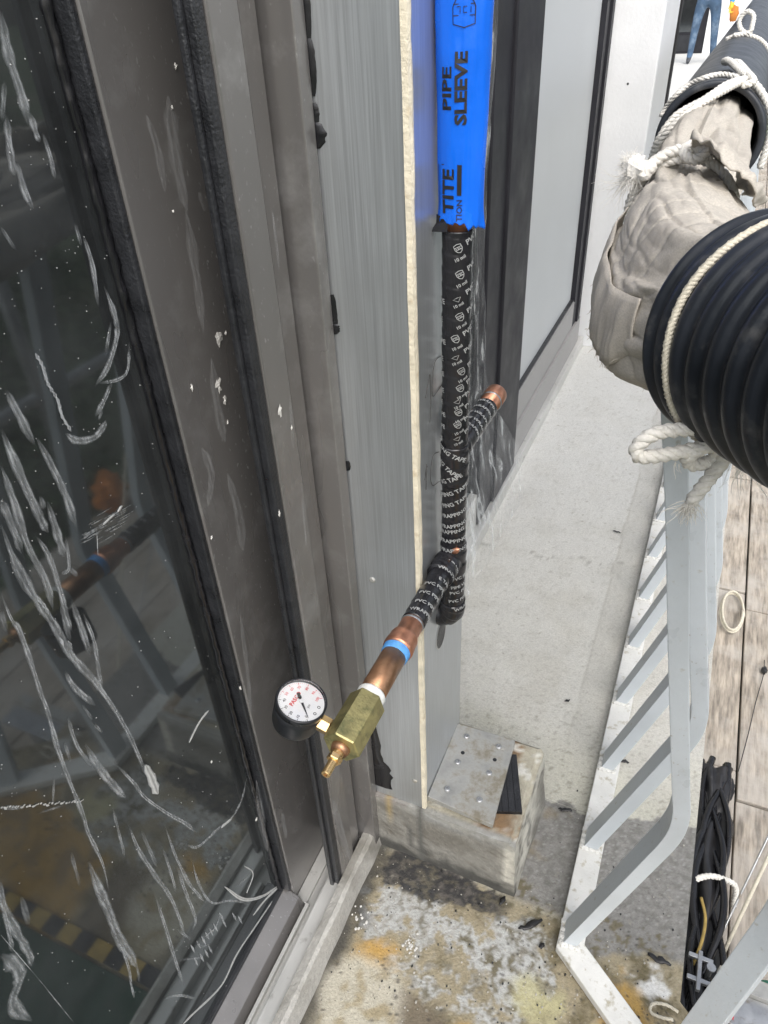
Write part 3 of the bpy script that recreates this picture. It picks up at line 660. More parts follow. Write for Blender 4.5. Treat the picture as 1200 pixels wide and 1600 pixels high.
build('far_branch_end', *latheg(fb0, FBd, [(.09, .0131), (.127, .0131), (.1275, .0142), (.1285, .0148), (.130, .0142), (.1305, .0148), (.150, .0148), (.152, .0135), (.1525, .004)], 32), COPPER, pipe, smooth=True)
build('solder_bead', *latheg(fb0, FBd, [(.1265, .0138), (.1275, .0152), (.1290, .0138)], 32, False), STEEL, pipe, smooth=True)
# bare copper showing beside the near tee and under the sleeve
build('copper_sliver', *latheg((PXA+.0045, PYA-.011, ZB+.017), (.4, -.2, .35), [(0, .0062), (.006, .0046), (.012, .0008)], 16), COPPER, pipe, smooth=True)
build('loose_tape_end', [(-.256, .692, 1.092), (-.243, .6885, 1.088), (-.243, .687, 1.077), (-.262, .690, 1.0755), (-.2575, .695, 1.083)], [(0, 1, 2, 3, 4)], TAPE, pipe)
# test fitting on the near branch
build('copper_adapter', *latheg(nb0, NB, [(.132, .0131), (.139, .0131), (.1395, .0138), (.160, .0138), (.163, .0160), (.168, .0172), (.171, .0166), (.176, .0178), (.183, .0183), (.187, .0178), (.1875, .014)], 36), COPPER, pipe, smooth=True)
build('solder_bead', *latheg(nb0, NB, [(.1385, .0136), (.1405, .0147), (.1425, .0136)], 36, False), STEEL, pipe, smooth=True)
prof = []
for i in range(6): s = .187+i*.0017; prof += [(s, .0158-i*.00012), (s+.0008, .0166-i*.00012), (s+.0012, .0158-i*.00012)]
build('blue_thread_tape', *latheg(nb0, NB, prof, 36), TEFLON_B, pipe, smooth=True)
build('copper_nipple', *latheg(nb0, NB, [(.190, .0148), (.266, .0146)], 36), COPPER_O, pipe, smooth=True)
build('white_thread_tape', *latheg(nb0, NB, [(.256, .0153), (.258, .0162), (.262, .0158), (.266, .0164), (.272, .0150)], 36), TEFLON_W, pipe, smooth=True)
def hexg(o, ax, s0, s1, r, rot0=0, ch=.0015):
    o = Vector(o); ax = Vector(ax).normalized(); up = Vector((0, 0, 1)) if abs(ax.z) < .9 else Vector((1, 0, 0)); a = (up-ax*up.dot(ax)).normalized(); b = ax.cross(a)
    V, F = [], []; pr = [(s0, r*.93), (s0+ch, r), (s1-ch, r), (s1, r*.93)]
    for s, q in pr:
        for k in range(6): an = rot0+k*pi/3; V.append(o+ax*s+a*(q*math.cos(an))+b*(q*math.sin(an)))
    for i in range(3):
        for k in range(6): F.append((i*6+k, i*6+(k+1) % 6, (i+1)*6+(k+1) % 6, (i+1)*6+k))
    return V, F+[tuple(range(6))[::-1], tuple(18+k for k in range(6))]
build('hex_coupling', *hexg(nb0, NB, .2665, .331, .0205, math.radians(14)), BRASS, pipe, bevel=.0004)
build('valve_bush', *latheg(nb0, NB, [(.330, .0105), (.333, .0098), (.337, .0085)], 24), COPPER_O, pipe, smooth=True)
build('air_valve', *latheg(nb0, NB, [(.332, .0062), (.341, .0062), (.342, .0050), (.351, .0046), (.352, .0046), (.364, .0046), (.3645, .0040), (.3645, .0022), (.361, .0020)], 24), BRASS_N, pipe, smooth=False)
build('air_valve_nut', *hexg(nb0, NB, .341, .348, .0077, .3, .001), BRASS_N, pipe)
# ---- printed lettering on the tape
def cylmap(o, ax, e1, r, V2, F2, d0, z0, ang, lift=.0013, flip=1):
    """wrap flat lettering on a cylinder: d0 = angle from e1, z0 = distance along the axis"""
    o = Vector(o); ax = Vector(ax).normalized(); e1 = Vector(e1); e1 = (e1-ax*e1.dot(ax)).normalized(); e2 = ax.cross(e1)
    ca, sa = math.cos(ang), math.sin(ang); out = []
    for u, v in V2:
        s = u*ca-v*sa; z = u*sa+v*ca; d = d0+s/r; rr = (r(d, z0+z) if callable(r) else r)+lift
        out.append(o+ax*(z0+z)+e1*(rr*math.cos(d))+e2*(rr*math.sin(d)))
    return out, F2
front = Vector((-PXA, -PYA, 0)).normalized()
letters = []
def put(store, s, size, o, ax, e1, r, d0, z0, ang, anchor=0, bold=.02, lift=.0013):
    V2, F2, w = text2d(s, size, bold); V2 = [(x-w*anchor, y-size*.36) for x, y in V2]
    store.append(cylmap(o, ax, e1, r, V2, F2, d0, z0, ang, lift))
axz = (0, 0, 1); ro = (PXA, PYA, 0)
rr = random.Random(3); rows = [1.060, 1.034, 1.010, .990, .966, .946, .928, .908, .893, .878, .862, .845]
for i, z in enumerate(rows):
    d = math.radians(rr.uniform(-2, 24)); a = math.radians(26)
    if i % 3 != 2 or i < 2:
        letters.append(cylmap(ro, axz, front, PR, *shield2d(.0088, .0007), d, z+.001, a))
        put(letters, '10 mil', .0048, ro, axz, front, PR, d+.12, z-.0085, a, .5)
    else:
        letters.append(cylmap(ro, axz, front, PR, *stroke2d([(-.004, .001), (0, -.003), (.004, .001), (0, .0015)], .0006, True), d-.1, z, a)); put(letters, '10 mil', .0045, ro, axz, front, PR, d, z-.006, a, .5)
    put(letters, 'PVC PIPE WRAP', .0078, ro, axz, front, PR, d+.5, z+.006, a, 0)
    if i > 1: put(letters, 'WRAPPING TAPE', .0078, ro, axz, front, PR, math.radians(rr.uniform(-62, -40)), z-.004, math.radians(5), 1)
for i, (z, d, a, s) in enumerate([(.823, -14, -30, 'PIPE WRAPPING TAPE'), (.803, -30, -38, 'WRAPPING TAPE'), (.795, 30, 30, 'WRAPPING TAPE'), (.779, 62, 28, 'PVC PIPE WRAPPING TAPE'), (.761, 66, 26, 'PVC PIPE WRAPPING TAPE'),
     (.741, 60, 20, 'PVC PIPE WRAPPING'), (.722, 62, 15, 'PVC PIPE WRAPPING'), (.712, 50, 14, 'WRAPPING'), (.697, 62, 9, 'PVC PIPE WRAPPING'), (.681, 66, 8, 'PVC PIPE WRAPPING')]):
    put(letters, s, .0078, ro, axz, front, PR, math.radians(d), z, math.radians(a), 1 if d > 20 else .75, lift=.0026 if z < .70 or .77 < z < .84 else .0014)
for z, d, s in [(.628, -20, 'PVC PIPE WRAPPING'), (.613, -25, 'PIPE WRAPPING'), (.603, -30, 'PVC PIPE WRAP'), (.588, -35, 'PVC PIPE WRAP'), (.573, -10, 'WRAPPING')]:
    put(letters, s, .0072, ro, axz, front, PR, math.radians(d+15), z, math.radians(7), 0, lift=.0028 if z < .58 else .0014)
nfront = Vector((.55, -.1, .85))
for i, (s, txt, d) in enumerate([(.030, 'WRAPPING', -25), (.047, 'WRAPPING', -40), (.064, 'E TAPE', -10), (.080, 'PVC PIPE', -60), (.080, 'TAPE', 40), (.098, 'PVC PIPE WRAP', -60), (.115, 'PVC PIPE WRAP', -55), (.130, 'WRAPPING TAPE', -60)]):
    put(letters, txt, .0072, nb0, -NB, nfront, .0143, math.radians(d), -s, math.radians(10), 0, lift=.0036 if s < .048 else .0015)
for i, (s, txt, d) in enumerate([(.104, 'WRAPPING', -60), (.088, 'WRAPPING', -60), (.072, 'PE WRAPPING', -65), (.056, 'PIPE WRAP', -65), (.040, 'WRAPPING', -50)]):
    put(letters, txt, .0068, fb0, FBd, Vector((.3, -.3, .9)), .0140, math.radians(d), s, math.radians(-14), 0, lift=.0015)
build('tape_lettering', *join(*letters), TAPEW, pipe)
# ---- blue sleeve
SB = 1.083
sleeve = empty('pipe_sleeve', (PXA+.003, PYA, SB), 'bright blue plastic pipe sleeve with black lettering over the pipe', 'sleeve')
e1 = front; e2 = Vector(axz).cross(e1)
def srad(d, z):
    a = .0222+.0030*ss(1.10, 1.30, z); b = .0180
    q = 1/math.sqrt((math.cos(d)/b)**2+(math.sin(d)/a)**2)
    return q+.0011*nz(math.cos(d), math.sin(d), z*9, 1.6)+.0007*nz(math.cos(d)*3, math.sin(d)*3, z*30, 1.5)+.0006*nz(d*3, 2, z*5, 1.6)*(1 if abs(d) < 2.6 else 0)+.0016*math.exp(-(z-SB)/.012)*(.5+nz(math.cos(d)*2, math.sin(d)*2, z*40, 1.8))
so = Vector((PXA+.0035, PYA, 0)); V = []; F = []; seg = 72; zs = [0, .0015, .004, .008, .014, .022, .034]+[.034+i*.012 for i in range(1, 50)]
for j, dz in enumerate(zs):
    for k in range(seg):
        d = 2*pi*k/seg; z = SB+dz
        if j < 4: z += (.006*nz(k*.31, 1, 0, 1.1)+.003*nz(k*.9, 3, 0, 1.3)-.004*math.sin(d))*(1-j/4)
        q = srad(d, z); V.append(so+e1*(q*math.cos(d))+e2*(q*math.sin(d))+Vector((0, 0, z)))
for j in range(len(zs)-1):
    for k in range(seg): F.append((j*seg+k, j*seg+(k+1) % seg, (j+1)*seg+(k+1) % seg, (j+1)*seg+k))
film = build('sleeve_film', V, F, BLUE, sleeve, smooth=True)
md = film.modifiers.new('s', 'SOLIDIFY'); md.thickness = .0006; md.offset = -1
sl_ = []
def putv(s, size, px, py0, py1, bold=.03, xsc=None):
    """upright letters read upwards: px = picture column of the letters' middle, py0/py1 ends"""
    V2, F2, w = text2d(s, 1, bold); a = ony((px, py0), PYA-.0185); b = ony((px, py1), PYA-.0185); L = (b-a).length; h = max(v[1] for v in V2)
    V2 = [(x/w*L, (y/h-.5)*size) for x, y in V2]
    off = (a-so); d0 = math.atan2(off.dot(e2), math.sqrt(max(1e-8, .019**2-off.dot(e2)**2))) if abs(off.dot(e2)) < .0185 else math.copysign(1.4, off.dot(e2))
    sl_.append(cylmap(so, axz, e1, srad, V2, F2, d0, a.z, pi/2, .0008)) if False else sl_.append(vmap(V2, F2, d0, a.z))
def vmap(V2, F2, d0, z0, lift=.0008):
    out = []
    for u, v in V2:
        z = z0+u; d = d0-v/.0215; q = srad(d, z)+lift; out.append(so+e1*(q*math.cos(d))+e2*(q*math.sin(d))+Vector((0, 0, z)))
    return out, F2
putv('PIPE', .0085, 700, 172, 104, .03); putv('SLEEVE', .0120, 719, 196, 80, .04); putv('TITE', .0120, 701, 334, 264, .03)
putv('TION', .0060, 717, 346, 313, .012)
def vbox(px0, px1, py0, py1):
    a = ony(((px0+px1)/2, py0), PYA-.0185); b = ony(((px0+px1)/2, py1), PYA-.0185); L = (b-a).length; w = abs(ony((px0, py0), PYA-.0185).x-ony((px1, py0), PYA-.0185).x)
    off = a-so; d0 = math.asin(max(-.95, min(.95, off.dot(e2)/.0195))); n = 14
    V2 = [(L*i/n, s*w/2) for i in range(n+1) for s in (-1, 1)]; F2 = [(2*i, 2*i+1, 2*i+3, 2*i+2) for i in range(n)]
    sl_.append(vmap(V2, F2, d0, a.z))
vbox(713.5, 721, 306, 258); vbox(688, 689.5, 330, 258)
a = ony((704, 258), PYA-.0185); V2, F2 = stroke2d([(0, -.0085), (0, .010)], .0007); sl_.append(vmap(V2, F2, math.asin(max(-.9, (a-so).dot(e2)/.0195)), a.z))
a = ony((713, 14), PYA-.0185); V2, F2 = shield2d(.026, .0008); V2 = [(-y, x) for x, y in V2]
sl_.append(vmap([(-v, u) for u, v in shield2d(.026, .0008)[0]], F2, .0, a.z))
for g_ in sl_: build('printed_mark', *g_, PRINT_K, film)
# ---- pressure gauge
G = Vector((-.299, .400, .679)); gs = Vector((.951, 0, -.309)).normalized(); gb = math.radians(-3)
gu = Vector((.309, 0, .951)).normalized(); gn = (gu*math.cos(gb)+Vector((0, -1, 0))*math.sin(gb)).normalized()
gup = -gs; gri = gup.cross(gn).normalized()
gauge = empty('pressure_gauge', G-gn*.034, 'round black pressure gauge with white dial screwed to brass coupling', 'gauge')
GR = .0272
build('gauge_case', *latheg(G, gn, [(-.034, GR*.82), (-.033, GR*.9), (-.030, GR*.93), (-.012, GR*.97), (-.004, GR*.985), (-.0035, GR*.955), (-.0028, GR*.955), (-.0025, GR), (.0035, GR), (.0045, GR*.985), (.005, GR*.95), (.0045, GR*.92), (.0, GR*.90)], 64, True), GAUGE_B, gauge, smooth=True)
dial = build('dial', *latheg(G, gn, [(.0005, GR*.90), (.0008, GR*.90)], 64), DIAL, gauge)
def dpt(x, y, h): return G+gri*x+gup*y+gn*h
K, Rd = [], []
def dtext(st, s, size, x, y, ang=0, bold=.0):
    V2, F2, w = text2d(s, size, bold); ca_, sa_ = math.cos(ang), math.sin(ang); o2 = []
    for u, v in V2:
        u -= w/2; v -= size*.36; o2.append(dpt(x+u*ca_-v*sa_, y+u*sa_+v*ca_, .0012))
    st.append((o2, F2))
def dstroke(st, P, w): V2, F2 = stroke2d(P, w); st.append(([dpt(u, v, .0012) for u, v in V2], F2))
for i in range(0, 51):
    an = math.radians(225-270*i/50); r0 = GR*.86; r1 = GR*(.76 if i % 5 == 0 else .82)
    dstroke(Rd if i > 22 else K, [(r0*math.cos(an), r0*math.sin(an)), (r1*math.cos(an), r1*math.sin(an))], .00055 if i % 5 == 0 else .0003)
for i in range(0, 11):
    an = math.radians(225-270*i/10); dtext(Rd if i > 4 else K, str(i*10), .0043, GR*.65*math.cos(an), GR*.65*math.sin(an), 0, .01)
dtext(Rd, 'PASCO', .0062, 0, .0072, 0, .025); dtext(K, 'psi', .0042, 0, -.0085)
for sx in (-1, 1):
    ring = [(sx*.0045+.0014*math.cos(t*pi/6), -.0185+.0014*math.sin(t*pi/6)) for t in range(12)]
    V2, F2 = stroke2d(ring, .0007, True); K.append(([dpt(u, v, .0012) for u, v in V2], F2))
build('dial_marks', *join(*K), PRINT_K, dial); build('dial_marks', *join(*Rd), PRINT_R, dial)
na = math.radians(225+4); nx_, ny_ = math.cos(na), math.sin(na); px_, py_ = -ny_, nx_
tri = [(nx_*.0205, ny_*.0205), (px_*.0012+nx_*.004, py_*.0012+ny_*.004), (px_*.0013, py_*.0013), (-nx_*.003+px_*.0009, -ny_*.003+py_*.0009), (-nx_*.0045+px_*.0019, -ny_*.0045+py_*.0019), (-nx_*.0105+px_*.0015, -ny_*.0105+py_*.0015)]
tri2 = [(-u, -v) for u, v in []]
def mirr(p): t = p[0]*px_+p[1]*py_; return (p[0]-2*t*px_, p[1]-2*t*py_)
poly = tri+[mirr(p) for p in tri[::-1][:-1]]
n = len(poly); V = [dpt(u, v, .0022) for u, v in poly]+[dpt(u, v, .0027) for u, v in poly]
needle = build('needle', V, [tuple(range(n))[::-1], tuple(range(n, 2*n))]+[(i, (i+1) % n, n+(i+1) % n, n+i) for i in range(n)], GAUGE_B, gauge)
build('needle_hub', *latheg(G, gn, [(.0010, .0022), (.0034, .0022), (.0036, .0016)], 20), DIAL, needle)
lm = bpy.data.materials.new('clear_lens'); lm.use_nodes = True; nt = lm.node_tree; ou = [n for n in nt.nodes if n.type == 'OUTPUT_MATERIAL'][0]
tr = nn(nt, 'BsdfTransparent'); gl = nn(nt, 'BsdfGlossy'); gl.inputs['Roughness'].default_value = .05; fr_ = nn(nt, 'Fresnel'); fr_.inputs[0].default_value = 1.35; ms = nn(nt, 'MixShader')
nt.links.new(fr_.outputs[0], ms.inputs[0]); nt.links.new(tr.outputs[0], ms.inputs[1]); nt.links.new(gl.outputs[0], ms.inputs[2]); nt.links.new(ms.outputs[0], ou.inputs[0])
build('lens', *latheg(G, gn, [(.0040, GR*.915), (.0043, GR*.915)], 48), lm, gauge)
st0 = G-gn*.014
build('stem_nut', *hexg(st0, gs, GR*.90, GR*.90+.013, .0088, .2, .001), BRASS_N, gauge)
build('stem', *latheg(st0, gs, [(GR*.9+.012, .0062), (GR*.9+.020, .0060), (GR*.9+.034, .0058)], 20), BRASS_N, gauge, smooth=True)

# ================================================================== FAR WINDOW, FILM AND WHITE WALL
fw = empty('far_window', (GX-.03, 2.4, .02), 'pale reflective window in grey frame beside the white wall', 'window')
MY0, MY1 = 1.56, 1.905
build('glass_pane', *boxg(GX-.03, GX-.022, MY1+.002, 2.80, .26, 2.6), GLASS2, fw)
box('bottom_frame', (GX-.05, GX+.004, MY1+.001, 2.93, .045, .150), FRAMEG, fw, .002)
box('bottom_frame', (GX-.05, GX-.004, MY1+.001, 2.8005, .1505, .256), FRAMEG, fw, .004)
box('bottom_gasket', (GX-.049, GX-.008, MY1+.001, 2.8005, .2563, .262), RUBBER, fw, 0)
box('side_frame', (GX-.05, GX-.004, 2.801, 2.862, .1507, 2.6), CHARC, fw, .002)
box('side_frame', (GX-.05, GX+.004, 2.863, 2.905, .1509, 2.6), CHARC, fw, .002)
box('side_frame', (GX-.05, GX-.008, 2.906, 2.96, .1509, 2.6), SILL, fw, .002)
box('sill_strip', (GX-.05, GX+.02, .83, 2.985, -.003, .044), SILL, fw, .004)
# white sealant streaks down the reveal
V, F = [], []
for i in range(120):
    z = .3+i*.012; w = .006*max(0, nz(z, 3, 0, 7)+.1); V += [(GX-.021, 1.935-w*2-.004, z), (GX-.0195, 1.935, z), (GX-.021, 1.935+w, z)]
for i in range(119): F += [(3*i, 3*i+1, 3*i+4, 3*i+3), (3*i+1, 3*i+2, 3*i+5, 3*i+4)]
build('sealant_streak', V, F, PLASTER, fw)
dm = empty('dark_mullion', (GX-.02, 1.7, .045), 'wide charcoal mullion between the film-covered window and pale window', 'mullion')
box('mullion_body', (GX-.05, GX+.012, MY0+.12, MY1, .0455, 2.6), CHARC, dm, .004)
box('mullion_lip', (GX-.05, GX+.004, MY0, MY0+.119, .0455, 2.6), CHARC, dm, .003)
mw = empty('middle_window', (GX-.03, 1.2, .045), 'narrow dark window behind crumpled clear film, right of the pipe', 'window')
build('glass_pane', *boxg(GX-.03, GX-.022, .817, MY0-.001, .15, 2.6), GLASS, mw)
box('bottom_frame', (GX-.05, GX-.002, .817, MY0-.001, .0455, .149), SILL, mw, .003)
# crumpled film hanging from the column to the mullion, spreading at the floor
V, F = [], []; nu, nv = 60, 110
for j in range(nv+1):
    z = .012+1.9*(j/nv)**1.25
    for i in range(nu+1):
        u = i/nu; y = .86+(1.49-.86)*u+.31*u*ss(.62, .1, z); fl = ss(.4, .0, z)
        x = -.441+.06*fl*(.4+.5*u)+.008*nz(u*5, z*1.6, 0, 1.7)+.009*abs(nz(u*9+z*2, z*3, 5, 1.5))+.003*nz(u*30, z*14, 2, 1)
        V.append((x, y, z))
for j in range(nv):
    for i in range(nu): F.append((j*(nu+1)+i, j*(nu+1)+i+1, (j+1)*(nu+1)+i+1, (j+1)*(nu+1)+i))
build('plastic_film', V, F, FILM, smooth=True, label='crumpled clear plastic film hanging behind the blue sleeve down to the floor', category='film')
ww = box('white_wall', (-3.2, -.307, 2.99, 3.46, -.003, 3.2), WHITEWALL, None, .006, label='white painted wall end standing out beyond the far window', category='wall')
for p in [(893, 132), (981, 131)]:
    c = ony(p, 2.9895); build('nail_hole', *latheg((c.x, c.y, c.z), (0, -1, 0), [(0, .004), (.0006, .003)], 10), RUBBER, ww)
# far end of the terrace
box('end_wall', (-1.02, 1.2, 17.6, 17.8, -.01, 3.2), WHITEWALL, None, .004, label='white wall at the far end of the terrace behind the person', category='wall')
dd = empty('glazed_door', (-1.7, 17.65, 0), 'dark glazed door at the far end of the terrace', 'door')
box('door_panel', (-2.6, -1.021, 17.62, 17.68, .0, 3.0), CHARC, dd, .004)
box('door_pane', (-2.5, -1.25, 17.612, 17.6195, .35, 2.9), GLASS, dd, 0)
box('door_kick_panel', (-2.5, -1.25, 17.61, 17.6195, .04, .30), BRONZE_D, dd, 0)

# ================================================================== RAILING
rail = empty('balcony_railing', (.0, .6, 0), 'white metal balcony railing with bent flat bars and low bottom rail', 'railing')
CR = Vector((.008, .577)); ND = Vector((.79, -.61)).normalized()
def offs(side, z):          # bottom rail polygon around the corner
    n1 = Vector((1, 0)); n2 = Vector((-ND.y, ND.x)); bis = (n1+n2).normalized(); k = side/bis.dot(n1)
    far = Vector((CR.x+side, 4.6)); near = CR+ND*1.3+n2*side; return [far, CR+bis*k, near]
for nm, zz, s0, s1, mt in (('bottom_rail', (.001, .019), -.019, .022, RAILB),):
    L_, R2 = offs(s0, 0), offs(s1, 0); V, F = [], []
    for z in zz:
        for a in L_+R2: V.append((a.x, a.y, z))
    F = [(0, 1, 4, 3), (1, 2, 5, 4), (6, 9, 10, 7), (7, 10, 11, 8), (0, 6, 7, 1), (1, 7, 8, 2), (3, 4, 10, 9), (4, 5, 11, 10), (0, 3, 9, 6), (2, 8, 11, 5)]
    build(nm, V, F, mt, rail, bevel=.002)
# baluster profile
bp = [(.0, .0195), (.0425, .18), (.078, .315), (.0875, .352), (.0928, .38), (.0945, .405), (.0925, .435), (.0865, .465), (.077, .513), (.037, .720), (.006, .885), (-.032, 1.066)]
bp = [(p.x, p.y) for p in smoothpath([Vector((x, z, 0)) for x, z in bp], 4)]
BW, BD = .0205, .036
V, F = [], []
for i, (x, z) in enumerate(bp):
    a = Vector(bp[max(i-1, 0)]); b = Vector(bp[min(i+1, len(bp)-1)]); t = (b-a).normalized(); q = Vector((t.y, -t.x))*BW/2
    if i == 0: q = Vector((BW/2, 0))
    V += [(x-q.x, 0, z-q.y), (x+q.x, 0, z+q.y), (x+q.x, BD, z+q.y), (x-q.x, BD, z-q.y)]
n = len(bp)
for i in range(n-1):
    for k in range(4): F.append((i*4+k, i*4+(k+1) % 4, (i+1)*4+(k+1) % 4, (i+1)*4+k))
F += [(3, 2, 1, 0), ((n-1)*4, (n-1)*4+1, (n-1)*4+2, (n-1)*4+3)]
bar = build('baluster', [Vector(v)+rootloc(rail) for v in V], F, RAIL, rail, bevel=.0012)
weld = build('weld_bead', *join(*[blob((rail.location.x+q, rail.location.y+w, .0205), .006, .006, .003, 7*q+w*90, 7, 5, .5) for q in (-.011, .011) for w in (.0, .011, .022, .034)], *[blob((rail.location.x+q, rail.location.y-.002, .0205), .005, .005, .003, q*300, 7, 5, .5) for q in (-.006, .002)]), RAILB, bar)
weld.location = (0, 0, 0)
bar.location = Vector((CR.x, .577, 0))-rail.location; bar.rotation_euler = (0, 0, math.radians(6))
for k in range(1, 23):
    c = bar.copy(); COL.objects.link(c); c.location = Vector((CR.x, .577+.1727*k, 0))-rail.location; c.rotation_euler = (0, 0, math.radians(2.5)); c.scale = (1.09, 1, 1)
    if k < 8: w_ = weld.copy(); COL.objects.link(w_); w_.parent = c
ang = math.atan2(ND.x, -ND.y)
ang = math.atan2(.79, .61)
for k in range(1, 6):
    q = CR+ND*(.045+.172*k); c = bar.copy(); COL.objects.link(c); c.location = Vector((q.x, q.y, 0))-rail.location; c.rotation_euler = (0, 0, ang)
# ---- hoses, canvas and ropes on the handrail
HA, HE_ = -1.0, .14
HC = Vector((.034, .55, 1.062)); HN = Vector((math.cos(HA)*math.cos(HE_), math.sin(HA)*math.cos(HE_), math.sin(HE_)))
FC = Vector((-.043, 1.266, 1.071)); FY = Vector((0, 1, 0))
build('handrail', *tubeg(smoothpath([(-.043, 4.6, 1.09), (-.043, 2.5, 1.09), (-.043, 1.2, 1.085), (-.038, .78, 1.075), HC-HN*.09+Vector((-.01, .0, .01)), HC+Vector((0, 0, .01)), HC+HN*.3, HC+HN*.6], 5), .021, 16), RAIL, rail, smooth=True)
def hosep(o, d, s0, s1, R, pitch, amp, step, seg=72):
    pr = [(s0+.04, R*.84), (s0+.002, R*.88), (s0, R*.9), (s0, R*.965)]; s = s0+.0015
    while s < s1:
        w = math.cos(2*pi*(s-s0)/pitch); pr.append((s, R*(1+amp*(w if w < 0 else w**.5)))); s += step
    return latheg(o, d, pr, seg, False)
hose1 = empty('corrugated_hose', HC+HN*.3-Vector((0, 0, .08)), 'thick black corrugated hose over the handrail nearest the camera', 'hose')
build('hose_wall', *hosep(HC, HN, .0, .75, .0795, .0205, .026, .0017, 96), HOSE, hose1, smooth=True)
hu = (Vector((0, 0, 1))-HN*HN.z).normalized(); hv = HN.cross(hu)
build('cream_cord', *ropeg([HC+HN*(.031+.0015*math.sin(k))+(hu*math.cos(2*pi*k/28)+hv*math.sin(2*pi*k/28))*(.0800) for k in range(29)], .0030, 700, 3), ROPE_C, hose1, smooth=True)
hose2 = empty('ribbed_hose', (FC.x, 3, FC.z-.08), 'long black finely ribbed hose over the handrail in the distance', 'hose')
build('hose_wall', *hosep(FC, FY, .0, 6.0, .075, .0125, .007, .0032, 72), HOSE2, hose2, smooth=True)
def clothg(P, rad, seg, amp, seed, ties=(), bx=.0):
    """folded cloth round a path: soft bulges, long creases, and gathers at the ties (path index, width)"""
    fr = frames(P); V, F = [], []; n = len(P)
    for i, (p, t, a, b) in enumerate(fr):
        ga = sum(math.exp(-((i-ti)/tw)**2) for ti, tw in ties)
        for k in range(seg):
            an = 2*pi*k/seg; c, s = math.cos(an), math.sin(an); d = a*c+b*s
            cc, s2 = abs(math.cos(an+.35)), abs(math.sin(an+.35)); q = rad[i]*((1-bx)+bx*.89/(cc**5+s2**5)**.2)
            q += amp*(.55*nz(c*1.1, s*1.1+seed, i*.012, 1.4)+.18*nz(c*3+seed, s*3, i*.02, 1.3))
            for fq, wd, am in ((1.5, .05, .34), (2.6, .04, .14), (5.2, .06, .06)):      # sharp creases along the wrap
                w = nz(c*fq+seed, s*fq+.4*seed, i*.010*fq**.5+fq, 1.15)+.03*math.sin(i*.07+fq)
                q -= amp*am*math.exp(-abs(w)/wd)
            w2 = nz(c*.8+i*.010, s*.8+seed, i*.030, 1.1)
            q -= amp*.22*math.exp(-abs(w2)/.04)
            q += ga*amp*.24*(math.sin(an*11+seed+3*nz(c, s, i*.03, 1.4))+.5*math.sin(an*19+i*.05))
            q += amp*.03*nz(c*14, s*14, i*.4+seed, 1.0)
            a0 = 1.35+.25*math.sin(i*.021)+.10*nz(i*.04, 2, 0, 1); q += .0032*ss(a0-.03, a0+.01, an)*ss(a0+2.6, a0+2.2, an)   # overlapping edge of the cloth
            a1 = 5.3+.2*math.sin(i*.03+1); q += .0026*ss(a1-.03, a1, an)
            V.append(p+d*q)
    for i in range(n-1):
        for k in range(seg): F.append((i*seg+k, i*seg+(k+1) % seg, (i+1)*seg+(k+1) % seg, (i+1)*seg+k))
    return V, F
wrap = empty('canvas_wrap', (-.02, .7, .98), 'beige canvas cloth bundled round the handrail between the two black hoses', 'cloth')
TY = .865
key = [((FC.x, 1.34, FC.z), .052), ((FC.x, 1.15, FC.z), .053), ((FC.x, 1.00, FC.z-.002), .057), ((FC.x, .90, FC.z-.004), .054), ((FC.x, TY, FC.z-.006), .045), ((-.042, .832, FC.z-.009), .052), ((-.038, .79, FC.z-.014), .060), ((-.032, .745, 1.050), .066), ((-.022, .70, 1.043), .071), ((-.008, .65, 1.040), .074), ((.008, .605, 1.048), .070), (tuple(HC-HN*.01), .065), (tuple(HC+HN*.05), .064)]
P = smoothpath([k[0] for k in key], 22); R2_ = smoothpath([(k[1], 0, 0) for k in key], 22); rad = [q.x for q in R2_]
ti = 4*22
build('cloth_bundle', *clothg(P, rad, 260, .0105, 2, [(ti+8, 36), (len(P)-10, 40), (30, 30)], .85), CLOTH, wrap, smooth=True)
fr = frames(P); V, F = [], []; i0, i1 = ti+26, len(P)-34; nw = 9
for i in range(i0, i1):
    p, t, a, b = fr[i]; r = rad[i]; e = ss(0, 14, i-i0)*ss(0, 14, i1-1-i)
    for j in range(nw):
        v = j/(nw-1); an = 1.25+.62*v; q = r*(.97+.05*v)+(.002+.006*e*v)+.004*nz(i*.06, v*2, 3, 1.2)*e+.002*nz(i*.3, v, 1, 1)*v
        V.append(p+a*(q*math.cos(an))+b*(q*math.sin(an))+Vector((0, 0, -.012*v*e)))
for i in range(i1-i0-1):
    for j in range(nw-1): F.append((i*nw+j, i*nw+j+1, (i+1)*nw+j+1, (i+1)*nw+j))
hm = build('cloth_hem', V, F, CLOTH, wrap, smooth=True); md = hm.modifiers.new('s', 'SOLIDIFY'); md.thickness = .0014
th0 = [fray(V[(k)*nw+nw-1], (-.5, 0, -1), 2, .008, .0004, 1.0, 200+k) for k in range(4, i1-i0-4, 7)]
build('hem_threads', *join(*th0), CLOTH, wrap, kind='stuff')
